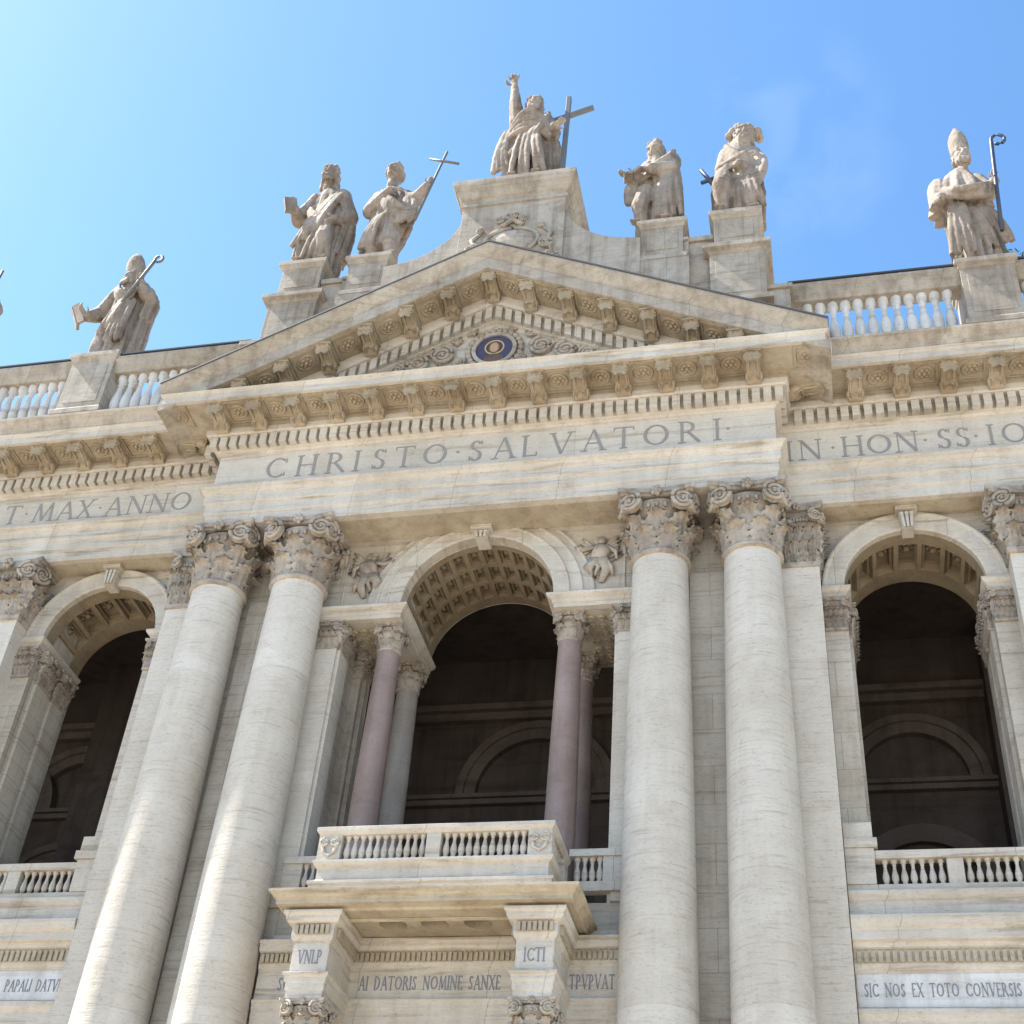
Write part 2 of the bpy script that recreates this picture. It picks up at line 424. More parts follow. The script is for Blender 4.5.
def pilaster_capital(wd, H, dp, side=True):
    """front at y=-dp .. 0, centred on x=0"""
    mb = MB(); hw = wd/2
    mb.box(-hw, hw, -dp, 0.05, -.03*H, .9*H)
    mb.box(-hw*1.08, hw*1.08, -dp-.05*wd, 0.05, -.05*H, .03*H)
    n1 = 4
    for k in range(n1):
        x = -hw+(k+.5)*wd/n1; leaf(mb, (x, -dp, .04*H), (0, -1, 0), wd/n1*1.05, .34*H, wd*.2)
    for k in range(n1+1):
        x = -hw+k*wd/n1; leaf(mb, (x, -dp, .2*H), (0, -1, 0), wd/n1*1.05, .42*H, wd*.24)
    if side:
        ns = max(1, round(dp/(wd/n1)))
        for sg in (-1, 1):
            for k in range(ns):
                y = -dp+(k+.5)*dp/ns
                leaf(mb, (sg*hw, y, .04*H), (sg, 0, 0), dp/ns*1.05, .34*H, wd*.2)
                leaf(mb, (sg*hw, y, .2*H), (sg, 0, 0), dp/ns*1.05, .42*H, wd*.24)
    for k in range(9):
        mb.ell((-hw*.7+k*hw*1.4/8, -dp-.05*wd, .74*H), (wd*.05, wd*.05, wd*.075), n=6, m=5)
    vr = wd*.2
    for sg in (-1, 1):
        volute(mb, (sg*hw*.93, -dp-.12*wd, .77*H), (sg*.36, -1, 0), vr, wd*.05, sg)
        if side: volute(mb, (sg*(hw+.12*wd), -dp+.05*wd, .77*H), (sg, -.36, 0), vr, wd*.05, -sg)
    for kk in range(5): mb.ell((wd*.065*math.cos(2*PI*kk/5), -dp-.17*wd, .93*H+wd*.075*math.sin(2*PI*kk/5)), wd*.055, n=6, m=5)
    def aba(e, z0, z1):
        pts = [(-hw*1.4*e, 0.05)]
        for t in np.linspace(-1, 1, 9): pts.append((t*hw*1.4*e, -dp-wd*(.1+.1*t*t)*e))
        pts.append((hw*1.4*e, 0.05)); mb.prism(pts, z0, z1, 'z')
    aba(.96, .885*H, .932*H); aba(1.03, .928*H, H-.006)
    return mb

# ---------------- main walls
mb = MB()
for s in (-1, 1):
    mb.box(s*4.4, s*9.38, WC, 4.0, 0, Z_AR+.3)              # wall behind the coupled columns
mb.box(-4.4, 4.4, WC+.0, 4.0, 13.0, 16.9)
for s in (-1, 1): mb.box(s*3.2, s*4.4, WC, 4.0, 0, 13.0)
arch_wall(mb, -4.4, 4.4, Z_AR+.3, 0, 2.42, 26.7, WC, 4.0)
for s in (-1, 1): mb.box(s*2.44, s*4.4, WC+.02, 3.98, 26.312, 26.7)
part('center_wall', mb, M['wall'], ROOT).name = 'wall'
WB = [13.1, 20.5]
RW = 2.02; ZS = 26.75
for s in (-1, 1):
    mb = MB()
    edges = [(10.42, 15.75), (17.55, 23.4)]
    for xc, (e0, e1) in zip(WB, edges):
        mb2 = MB(); arch_wall(mb2, e0, e1, Z_AR+.3, xc, RW, ZS, WW, 3.7)
        mb2.box(e0, xc-RW, WW, 3.7, 0, ZS); mb2.box(xc+RW, e1, WW, 3.7, 0, ZS)
        mb2.box(xc-RW, xc+RW, WW, 3.7, 10.0, 16.9)
        for v in mb2.v: mb.v.append((s*v[0], v[1], v[2]))
        k = len(mb.v)-len(mb2.v)
        for q, sm in zip(mb2.f, mb2.sm): mb.f.append([k+i for i in q]); mb.sm.append(sm)
    mb.box(s*9.382, s*10.42, WW, 3.7, 0, Z_AR+.3)
    for a, b in PL: mb.box(s*a, s*b, WW, 3.7, 0, Z_AR+.3)
    mb.box(s*25.2, s*XW, WW, 3.7, 0, Z_AR+.3)
    part('wall', mb, M['wall'], ROOT)
# loggia interior
mb = MB()
mb.box(-XW, XW, 10.5, 11, 0, 33)
mb.box(-XW, XW, 4.0, 10.5, 16.3, 16.9); mb.box(-XW, XW, 3.7, 10.5, 31.2, 31.6)
for x in (-XW+.2, XW-.2): mb.box(x-.2, x+.2, 3.7, 10.5, 0, 31.2)
for s in (-1, 1):
    for xa, xb in ((6.2, 8.6), (15.7, 17.6)):
        mb.box(s*xa, s*xb, 9.4, 10.5, 16.9, 31.2)
        mb.box(s*(xa+.2), s*(xb-.2), 3.7, 4.6, 16.9, 31.2)
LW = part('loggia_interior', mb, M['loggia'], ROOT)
mb = MB()
for xc, hw in [(0, 6.2), (12.15, 3.55), (-12.15, 3.55), (20.5, 2.9), (-20.5, 2.9)]:
    for (za, zb, o) in ((28.45, 28.75, .3), (28.75, 29.0, .55), (25.0, 25.2, .25), (25.2, 25.35, .4)):
        mb.box(xc-hw, xc+hw, 10.5-o, 10.5, za, zb)
    r = 2.5 if abs(xc) > 1 else 2.9
    archivolt(mb, xc+(.9 if xc > 1 else -.9 if xc < -1 else 0), 25.35, [(r-.7, 10.5), (r-.7, 10.2), (r-.3, 10.2), (r-.28, 10.1), (r, 10.1), (r, 10.5)], 30)
    archivolt(mb, xc+(.9 if xc > 1 else -.9 if xc < -1 else 0), 21.2, [(r-.6, 10.5), (r-.6, 10.25), (r, 10.2), (r, 10.5)], 30)
for za, r, zs in ((-17.9, 2.7, 25.35), (-17.9, 2.5, 21.4), (-23.5, 2.6, 25.35)):
    archivolt(mb, za, zs, [(r-.7, 10.5), (r-.7, 10.2), (r-.3, 10.2), (r-.28, 10.1), (r, 10.1), (r, 10.5)], 30)
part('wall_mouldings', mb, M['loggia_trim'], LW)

# ---------------- giant columns
def shaft_prof(rb, rtp, z0, z1, n=14):
    pr = []
    for i in range(n+1):
        t = i/n; r = rb-(rb-rtp)*max(0, (t-.25)/.75)**1.5; pr.append((r, z0+(z1-z0)*t))
    return pr
ZN = 27.15
cap_me = None; col0 = None
for x in (-8.47, -5.75, 5.75, 8.47):
    if col0 is None:
        mb = MB(); mb.lathe(shaft_prof(1.0, .83, 6.6, ZN), n=48)
        col0 = part('column', mb, M['shaft'], ROOT, (x, 0, 0))
        c0 = part('capital', column_capital(.83, Z_AR-ZN), M['cap'], col0, (0, 0, ZN))
        bb = MB(); bb.lathe([(1.4, 5.6), (1.42, 5.75), (1.35, 5.9), (1.15, 5.98), (1.1, 6.1), (1.2, 6.2), (1.25, 6.3), (1.2, 6.42), (1.03, 6.5), (1.0, 6.62)], n=40)
        bb.box(-1.45, 1.45, -1.45, .79, 5.2, 5.6)
        b0 = part('base', bb, M['trim'], col0)
        continue
    c = copy(col0, ROOT, (x, 0, 0)); copy(c0, c, (0, 0, ZN)); copy(b0, c, (0, 0, 0))
mb = MB()
for s in (-1, 1):
    mb.box(s*4.3, s*9.9, -1.5, .78, 0, 4.6)
    mb.sweep([(.0, 4.6), (.12, 4.7), (.2, 4.9), (.28, 5.0), (.28, 5.2)], [(s*7.1-2.8, .78), (s*7.1-2.8, -1.5), (s*7.1+2.8, -1.5), (s*7.1+2.8, .78)], back=-1.2)
part('column_pedestal', mb, M['trim'], ROOT)

# giant pilasters: beside the columns, and in the wings
pils = []
def pilaster(x0, x1, yf, yb, ztop=Z_AR, H=2.25, zb=6.6, mat='wall'):
    mb = MB(); mb.box(x0, x1, yf, yb, 0, ztop-H+.02)
    for zz in (5.2,): mb.box(x0-.2, x1+.2, yf-.2, yb, 4.6, 5.4)
    p = part('pilaster', mb, M[mat], ROOT)
    part('capital', pilaster_capital(x1-x0, H, yb-yf), M['cap'], p, ((x0+x1)/2, yb, ztop-H))
    return p
for s in (-1, 1):
    a, b = sorted((s*9.3, s*10.4)); pilaster(a, b, .34, WW, mat='shaft')
    for q0, q1 in PL:
        a, b = sorted((s*q0, s*q1)); pilaster(a, b, .34, WW, mat='shaft')
    # strip pilaster between the coupled columns
    mb = MB(); mb.box(s*6.55, s*7.65, WC-.16, WC, 5.2, 27.3); part('pilaster_strip', mb, M['wall'], ROOT)

# ---------------- entablature (one sweep with the break-forward over the columns)
PATH = [(-XW, 3.7), (-XW, YWG), (-9.18, YWG), (-9.18, YC), (9.42, YC), (9.42, YWG), (XW, YWG), (XW, 3.7)]
mb = MB(); mb.sweep([(0, Z_AR), (0, 29.78), (.035, 29.8), (.06, 29.85), (.06, 30.2), (.1, 30.22), (.13, 30.28), (.13, 30.58), (.18, 30.61), (.24, 30.74), (.32, 30.78), (.32, 30.88), (.02, Z_FR)], PATH, back=-.35)
# flat soffits with a sunk panel
for (xa, xb, ya, yb) in ((-9.05, 9.05, -.55, WC+.1), (-XW+.35, -9.06, .65, WW+.1), (9.06, XW-.35, .65, WW+.1)):
    mb.box(xa, xb, ya, yb, Z_AR+.012, Z_AR+.5)
bevel(part('architrave', mb, M['trim'], ROOT), .015)
for xa, xb, ya, yb in ((-4.55, 4.55, -.62, .52), (-15.3, -10.7, .5, 1.2), (10.7, 15.3, .5, 1.2)):
    part('soffit_panel', MB().box(xa, xb, ya, yb, Z_AR-.004, Z_AR+.01), M['ochre'], ROOT)
mb = MB(); mb.sweep([(.0, Z_FR-.02), (0, Z_CO)], PATH, back=-.5)
FZ = part('frieze', mb, M['panel'], ROOT)
mb = MB()
mb.sweep([(0, Z_CO-.02), (.06, Z_CO+.0), (.1, Z_CO+.06), (.2, Z_CO+.1), (.2, 33.0), (.42, 33.02), (.5, 33.06), (.5, 33.5), (1.6, 33.52), (1.6, 33.5), (1.74, 33.5), (1.74, 33.76), (1.8, 33.8), (1.84, 33.88), (0, 33.9)], PATH, back=-.5)
CORN = part('cornice', mb, M['trim'], ROOT)
mb = MB(); mb.sweep([(.497, 33.07), (.503, 33.47), (.506, 33.497), (1.6, 33.514)], PATH, cap=False)
part('cornice_soffit', mb, M['soffit'], CORN)
# dentils (pattern of the dentil course)
mb = MB()
def dentils(mb, xa, xb, y, z0, z1, pitch=.36, wd=.245, dp=.24):
    n = max(1, int(round((xb-xa)/pitch))); p = (xb-xa)/n
    for i in range(n):
        x = xa+(i+.5)*p; mb.box(x-wd/2, x+wd/2, y-dp, y+.02, z0, z1)
dentils(mb, -9.55, 9.78, YC-.2, 32.54, 32.99)
dentils(mb, -XW, -9.95, YWG-.2, 32.54, 32.99); dentils(mb, 9.95, XW, YWG-.2, 32.54, 32.99)
for s in (-1, 1):
    for k in range(3):
        y = YWG-.35-.36*k-.1; mb.box(s*9.58, s*9.8, y-.115, y+.115, 32.54, 32.99)
part('dentil_course', mb, M['trim'], CORN)
# soffit coffers between modillions, with rosettes
PITCH_M = 1.42
def rosette(mb, x, y, z, r=.26):
    mb.lathe([(r*1.25, 0), (r*1.25, -.05), (r*1.1, -.08), (r*1.0, -.04)], x, y, 14, z)
    mb.ell((x, y, z-.05), (r*.3, r*.3, .09), n=8, m=5)
    for k in range(6): mb.ell((x+r*.58*math.cos(k*PI/3), y+r*.58*math.sin(k*PI/3), z-.03), (r*.3, r*.3, .07), n=6, m=4)
def coffer(mb, x, y0, y1, z, hw):
    t = .07
    mb.box(x-hw, x+hw, y0, y0+t, z-.06, z+.01); mb.box(x-hw, x+hw, y1-t, y1, z-.06, z+.01)
    mb.box(x-hw, x-hw+t, y0+t, y1-t, z-.06, z+.01); mb.box(x+hw-t, x+hw, y0+t, y1-t, z-.06, z+.01)
    rosette(mb, x, (y0+y1)/2, z)
def modillion_mesh():
    mb = MB()
    pr = [(0, .44), (-1.08, .44), (-1.12, .36), (-1.1, .26), (-1.0, .2), (-.85, .22), (-.7, .24), (-.5, .2), (-.34, .1), (-.2, .02), (-.08, -.02), (0, -.02)]
    mb.prism(pr, -.22, .22, 'x')
    mb.box(-.29, .29, -1.14, 0, .37, .445)
    # front leaf
    leaf(mb, (0, -1.06, -.02), (0, -1, 0), .42, .36, .1)
    leaf(mb, (0, -.42, .0), (0, -1, 0), .34, .3, .16)
    for k in (-1, 1): mb.tube([(.14*k, -.2, -.0), (.14*k, -.5, .18), (.14*k, -.85, .2), (.14*k, -1.05, .24)], .035, 6)
    for sg in (-1, 1):
        mb.ell((sg*.22, -.2, .16), (.06, .17, .15), n=10, m=6); mb.ell((sg*.22, -.95, .3), (.06, .12, .1), n=10, m=6)
    return mb
mod_me = modillion_mesh().mesh('modillion'); mod_me.materials.append(M['brown'])
def modillion(x, y, z, rot=0, sc=1):
    o = bpy.data.objects.new('modillion', mod_me); COL.objects.link(o); o.parent = CORN; o.location = (x, y, z); o.rotation_euler = (0, 0, rot)
    return o
cf = MB(); coffer(cf, 0, -.51, .51, 0, .42); cof_me = cf.mesh('coffer'); cof_me.materials.append(M['brown'])
def put_coffer(x, y, z, par=None):
    o = bpy.data.objects.new('coffer', cof_me); COL.objects.link(o); o.parent = par or CORN; o.location = (x, y, z)
nC = 14
for i in range(nC):
    x = -9.4+(i+.25)*19.6/nC*.985; modillion(x, YC-.5, 33.06)
xs = [-9.4+(i+.25)*19.6/nC*.985 for i in range(nC)]
for a, b in zip(xs[:-1], xs[1:]): put_coffer((a+b)/2, YC-1.07, 33.515)
for s in (-1, 1):
    x = 11.95; k = 0
    while x < XW:
        modillion(s*x, YWG-.5, 33.06)
        put_coffer(s*(x+.71), YWG-1.07, 33.515)
        x += PITCH_M; k += 1
    for y in (-.75,):
        modillion(s*9.9, y+.05, 33.06, s*PI/2)
    put_coffer(s*10.55, YC-1.07, 33.515)
    put_coffer(s*10.55, -.38, 33.515)
# wing crowning mould over the corona, then blocking course
for s in (-1, 1):
    mb = MB()
    pth = [(-XW, 3.7), (-XW, YWG), (-11.32, YWG)] if s < 0 else [(11.32, YWG), (XW, YWG), (XW, 3.7)]
    mb.sweep([(1.8, 33.89), (1.84, 33.95), (1.9, 34.1), (2.02, 34.25), (2.1, 34.33), (2.1, 34.42), (0, 34.5)], pth, back=-.5)
    part('crowning_mould', mb, M['top'], CORN)

# ---------------- pediment
SL = .505; ZAP = 39.86; XE = 11.25
PED = MB()
def rake(mb, prof, xs_=(-XE+.22, 0, XE), yb=YC):
    k = len(prof); vs = []
    for x in xs_:
        for o, dz in prof: vs.append((x, yb-o, ZAP-SL*abs(x)+dz))
    n = len(xs_)
    mb.add(vs, [(i*k+j, (i+1)*k+j, (i+1)*k+(j+1) % k, i*k+(j+1) % k) for i in range(n-1) for j in range(k)]+[tuple(range(k)), tuple(reversed(range((n-1)*k, n*k)))])
rake(PED, [(-1.0, -1.12), (.5, -1.1), (1.6, -1.08), (1.6, -1.1), (1.72, -1.1), (1.72, -.62), (1.66, -.58), (1.7, -.5), (1.78, -.36), (1.9, -.2), (1.96, -.1), (1.96, 0), (-2.0, .12)])
PEDO = bevel(part('pediment', PED, M['top'], ROOT), .012)
mb = MB(); rake(mb, [(.5, -1.115), (.5, -1.135), (1.6, -1.115), (1.6, -1.095)], (-9.3, 0, 9.3)); part('raking_soffit', mb, M['brown'], PEDO)
mb = MB(); rake(mb, [(-2.0, .13), (-2.0, .19), (1.99, .07), (2.0, .0), (1.985, -.02), (1.965, .0)], (-XE+.2, 0, XE+.02)); part('lead_flashing', mb, M['lead'], PEDO)
mb = MB()
XD = 9.0
rake(mb, [(-.5, -2.3), (.02, -2.3), (.08, -2.2), (.2, -2.15), (.2, -1.56), (.42, -1.52), (.5, -1.45), (.52, -1.1), (-.5, -1.1)], (-XD, 0, XD))
part('raking_bed_mould', mb, M['trim'], PEDO)
mb = MB()
n = 26
for s in (-1, 1):
    for i in range(n):
        x = .18+i*.36
        if x > 8: break
        zc = ZAP-SL*x
        a, b = x-.115, x+.115
        vs = [(s*xx, yy, ZAP-SL*abs(xx)+dz) for yy in (YC-.18, YC-.4) for (xx, dz) in ((a, -2.12), (b, -2.12), (b, -1.58), (a, -1.58))]
        mb.add(vs, [(0, 1, 2, 3), (7, 6, 5, 4), (0, 4, 5, 1), (1, 5, 6, 2), (2, 6, 7, 3), (3, 7, 4, 0)])
part('raking_dentils', mb, M['trim'], PEDO)
rxs = [.0]+[.0+1.40*i for i in range(1, 7)]
for i, x in enumerate(rxs):
    for s in ((1,) if i == 0 else (-1, 1)):
        o = bpy.data.objects.new('modillion', mod_me); COL.objects.link(o); o.parent = PEDO
        o.location = (s*x, YC-.5, ZAP-SL*x-1.1-.46)
        if i < 6:
            pass
for s in (-1, 1):
    for i in range(6):
        x = s*(.7+1.4*i); z = ZAP-SL*abs(x)-1.09
        t = MB(); coffer(t, 0, YC-1.58, YC-.56, 0, .42)
        t.v = [(v[0], v[1], v[2]-SL*s*v[0]) for v in t.v]
        part('coffer', t, M['brown'], PEDO, (x, 0, z))
mb = MB(); mb.prism([(-9.6, 33.8), (9.6, 33.8), (0, 38.7)], YC, YC+.6, 'y')
TY = part('tympanum', mb, M['panel'], PEDO)
# carved scrolls either side of the mosaic
for s in (-1, 1):
    mb = MB()
    for (x, z, r) in ((1.75, 36.25, .42), (2.6, 35.95, .38), (3.35, 35.7, .3), (4.0, 35.5, .22), (1.35, 37.0, .22), (2.35, 36.55, .26), (1.15, 35.75, .26), (3.05, 36.25, .2), (.75, 37.35, .18)):
        volute(mb, (s*x, YC-.05, z), (0, -1, 0), r, .07, s)
        for k in range(5): mb.ell((s*x+random.uniform(-r, r), YC-.08, z+random.uniform(-r, r)), random.uniform(.06, .13), n=6, m=4)
    part('scroll_relief', mb, M['cap'], TY)
def disc(mb, x, y0, y1, z, r0, r1, n=32):
    vs = []
    for y in (y0, y1):
        for i in range(n):
            a = 2*PI*i/n; vs += [(x+r1*math.cos(a), y, z+r1*math.sin(a)), (x+r0*math.cos(a), y, z+r0*math.sin(a))]
    fs = []
    for i in range(n):
        a, b = 2*i, 2*((i+1) % n); c, d = 2*n+a, 2*n+b
        fs += [(a, b, b+1, a+1), (a, c, d, b), (a+1, b+1, d+1, c+1), (c, c+1, d+1, d)]
    mb.add(vs, fs)
MX, MZ = .1, 36.28
mb = MB(); disc(mb, MX, YC-.14, YC, MZ, .0, .66); md = part('mosaic_medallion', mb, M['mos_blue'], TY)
mb = MB(); disc(mb, MX, YC-.2, YC, MZ, .66, .8)
for k in range(26):
    a = 2*PI*k/26; mb.ell((MX+.93*math.cos(a), YC-.1, MZ+.93*math.sin(a)), (.13, .12, .13), n=6, m=5)
part('medallion_frame', mb, M['cap'], md)
mb = MB(); disc(mb, MX, YC-.155, YC-.14, MZ+.1, .3, .35); part('halo', mb, M['mos_gold'], md)
mb = MB(); mb.ell((MX, YC-.15, MZ+.08), (.24, .03, .3)); mb.ell((MX, YC-.15, MZ-.42), (.4, .03, .2)); part('hair_and_robe', mb, M['mos_brown'], md)
mb = MB(); mb.ell((MX, YC-.17, MZ+.08), (.17, .03, .24)); part('face', mb, M['mos_tan'], md)

# ---------------- lettering (own Roman capitals)
TK, TN = .108, .045
def seg(x0, y0, x1, y1, wd): return ('l', x0, y0, x1, y1, wd)
def arc(cx, cy, rx, ry, a0, a1, w0, w1): return ('a', cx, cy, rx, ry, a0, a1, w0, w1)
def srf(x, y, hw=.13): return ('l', x-hw, y, x+hw, y, .04)
GL = {
 'I': (.3, [seg(.15, 0, .15, 1, TK), srf(.15, .02), srf(.15, .98)]),
 'N': (.9, [seg(.14, 0, .14, 1, TN), seg(.14, .98, .76, .02, TK), seg(.76, 0, .76, 1, TN), srf(.14, .02), srf(.76, .98), srf(.09, .98, .08)]),
 'H': (.85, [seg(.14, 0, .14, 1, TK), seg(.71, 0, .71, 1, TK), seg(.14, .52, .71, .52, TN), srf(.14, .02), srf(.14, .98), srf(.71, .02), srf(.71, .98)]),
 'O': (1.0, [arc(.5, .5, .44, .47, 0, 360, TK, TN)]),
 'C': (.85, [arc(.5, .5, .43, .47, 50, 310, TN, TK), seg(.8, .72, .8, .92, .04), seg(.8, .08, .8, .26, .04)]),
 'S': (.62, [arc(.3, .74, .21, .23, 30, 270, TN, TK), arc(.3, .26, .23, .25, 90, -150, TK, TN), seg(.5, .78, .5, .94, .04), seg(.09, .06, .09, .24, .04)]),
 'R': (.78, [seg(.15, 0, .15, 1, TK), arc(.34, .74, .25, .235, 90, -90, TN, TK), seg(.15, .97, .36, .97, TN), seg(.15, .5, .36, .5, TN), seg(.36, .5, .74, .01, TK), srf(.15, .02), srf(.12, .98, .1)]),
 'P': (.7, [seg(.15, 0, .15, 1, TK), arc(.34, .73, .26, .245, 90, -90, TN, TK), seg(.15, .97, .36, .97, TN), seg(.15, .48, .36, .48, TN), srf(.15, .02), srf(.12, .98, .1)]),
 'B': (.7, [seg(.15, 0, .15, 1, TK), arc(.32, .75, .22, .225, 90, -90, TN, TK), arc(.34, .27, .27, .25, 90, -90, TN, TK), seg(.15, .97, .34, .97, TN), seg(.15, .52, .34, .52, TN), seg(.15, .03, .34, .03, TN)]),
 'D': (.85, [seg(.15, 0, .15, 1, TK), arc(.34, .5, .42, .47, 90, -90, TN, TK), seg(.1, .97, .36, .97, TN), seg(.1, .03, .36, .03, TN)]),
 'T': (.78, [seg(.39, 0, .39, 1, TK), seg(.04, .97, .74, .97, TN), srf(.39, .02), seg(.05, .84, .05, .99, .04), seg(.73, .84, .73, .99, .04)]),
 'A': (.85, [seg(.1, 0, .42, 1, TN), seg(.42, 1, .76, 0, TK), seg(.22, .36, .64, .36, TN), srf(.1, .02), srf(.76, .02)]),
 'V': (.85, [seg(.1, 1, .43, 0, TK), seg(.43, 0, .76, 1, TN), srf(.1, .98), srf(.76, .98)]),
 'L': (.62, [seg(.15, 0, .15, 1, TK), seg(.1, .03, .58, .03, TN), seg(.58, .02, .58, .2, .04), srf(.15, .98)]),
 'E': (.62, [seg(.15, 0, .15, 1, TK), seg(.1, .97, .55, .97, TN), seg(.15, .52, .48, .52, TN), seg(.1, .03, .57, .03, TN), seg(.55, .85, .55, .98, .04), seg(.57, .02, .57, .17, .04)]),
 'G': (.9, [arc(.5, .5, .43, .47, 50, 330, TN, TK), seg(.82, .04, .82, .44, TK), srf(.8, .44, .14), seg(.8, .74, .8, .92, .04)]),
 'M': (1.02, [seg(.13, 0, .22, 1, TN), seg(.22, 1, .5, .05, TK), seg(.5, .05, .8, 1, TN), seg(.8, 1, .9, 0, TK), srf(.13, .02), srf(.9, .02)]),
 'X': (.82, [seg(.12, 1, .7, 0, TK), seg(.7, 1, .12, 0, TN), srf(.12, .98), srf(.7, .98), srf(.12, .02), srf(.7, .02)]),
 '.': (.25, [('d', .12, .5, .07)]),
}
def glyph(mb, ch, x, y, z, h, th=.012, wfac=1.0, bold=1.0):
    for g_ in GL[ch][1]:
        if g_[0] == 'l':
            _, x0, y0, x1, y1, wd = g_; wd *= bold; d = Vector((x1-x0, y1-y0)); L_ = d.length; d.normalize(); nn = Vector((-d.y, d.x))*wd/2
            p = [(x0+nn.x, y0+nn.y), (x0-nn.x, y0-nn.y), (x1-nn.x, y1-nn.y), (x1+nn.x, y1+nn.y)]
        elif g_[0] == 'd':
            _, cx, cy, r = g_; p = [(cx-r, cy), (cx, cy-r), (cx+r, cy), (cx, cy+r)]
        else:
            _, cx, cy, rx, ry, a0, a1, w0, w1 = g_; n = 18
            for i in range(n):
                q = []
                for t in (i/n, (i+1)/n):
                    a = math.radians(a0+(a1-a0)*t); th_ = .055+(.125-.055)*abs(math.cos(a))**1.3; th_ *= bold
                    q.append(((cx+(rx)*math.cos(a), cy+ry*math.sin(a)), (cx+(rx-th_)*math.cos(a), cy+(ry-th_)*math.sin(a))))
                pp = [q[0][0], q[0][1], q[1][1], q[1][0]]
                mb.prism([(x+a_*h*wfac, z+b_*h) for a_, b_ in pp], y-th, y+.004, 'y')
            continue
        k = len(mb.f)
        mb.prism([(x+a_*h*wfac, z+b_*h) for a_, b_ in p], y-th-.0007*(k % 7), y+.004, 'y')
def letters_at(par, items, y, z, h, wfac=1.0):
    for ch, x in items:
        mb = MB(); glyph(mb, ch, x-GL[ch][0]*h*wfac/2, y, z, h, wfac=wfac); part('letter', mb, M['letter'], par)
letters_at(FZ, list(zip('CHRISTO.SALVATORI.', [-7.07, -5.97, -4.95, -4.22, -3.44, -2.58, -1.54, -.77, -.16, .77, 1.61, 2.66, 3.7, 4.67, 5.7, 6.74, 7.62, 7.96])), YC, 31.27, .92)
letters_at(FZ, list(zip('IN.HON.SS.IOAN', [9.77, 10.42, 11.13, 11.72, 12.53, 13.36, 13.93, 14.49, 15.04, 15.43, 15.87, 16.55, 17.5, 18.4])), YWG, 31.22, .84)
letters_at(FZ, list(zip('PONT.MAX.ANNO', [-20.6, -19.7, -18.6, -17.45, -16.89, -16.21, -15.34, -14.6, -14.03, -13.48, -12.64, -11.81, -10.97])), YWG, 31.26, .84)
# ---------------- arches
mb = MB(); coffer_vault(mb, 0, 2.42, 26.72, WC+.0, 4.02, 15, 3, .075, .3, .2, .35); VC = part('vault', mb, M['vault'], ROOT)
mb = MB(); archivolt(mb, 0, 26.72, [(2.42, .82), (2.42, .40), (2.46, .36), (2.84, .41), (2.86, .37), (2.92, .38), (2.95, .46), (3.22, .52), (3.24, .48), (3.32, .50), (3.35, .58), (3.56, .68), (3.6, .64), (3.66, .67), (3.7, .82)])
AC = bevel(part('archivolt', mb, M['trim'], ROOT), .01)
def keystone(zb, zt, x, y0, y1, w0, w1, parent):
    mb = MB()
    mb.prism([(x-w0, zb), (x+w0, zb), (x+w1, zt-.14), (x-w1, zt-.14)], y0+.1, y1, 'y')
    for k in (-1, 0, 1): mb.prism([(x+k*w0*.62-w0*.22, zb), (x+k*w0*.62+w0*.22, zb), (x+k*w1*.62+w1*.22, zt-.2), (x+k*w1*.62-w1*.22, zt-.2)], y0, y0+.12, 'y')
    mb.box(x-w1*1.35, x+w1*1.35, y0-.06, y1, zt-.14, zt-.003)
    bevel(part('keystone', mb, M['trim'], parent), .015)
keystone(28.95, Z_AR-.01, 0, .08, .82, .2, .26, AC)
for s in (-1, 1):
    for xc0 in WB:
        xc = s*xc0
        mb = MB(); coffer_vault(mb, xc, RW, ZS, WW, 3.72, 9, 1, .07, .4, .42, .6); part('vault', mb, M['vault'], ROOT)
        mb = MB(); archivolt(mb, xc, ZS, [(RW, 1.32), (RW, 1.1), (RW+.05, 1.06), (RW+.5, 1.06), (RW+.52, 1.02), (RW+.58, 1.0), (RW+.64, 1.02), (RW+.66, 1.32)])
        a_ = bevel(part('archivolt', mb, M['trim'], ROOT), .01)
        keystone(28.62, Z_AR+.0-.01, xc, .7, 1.32, .17, .24, a_)

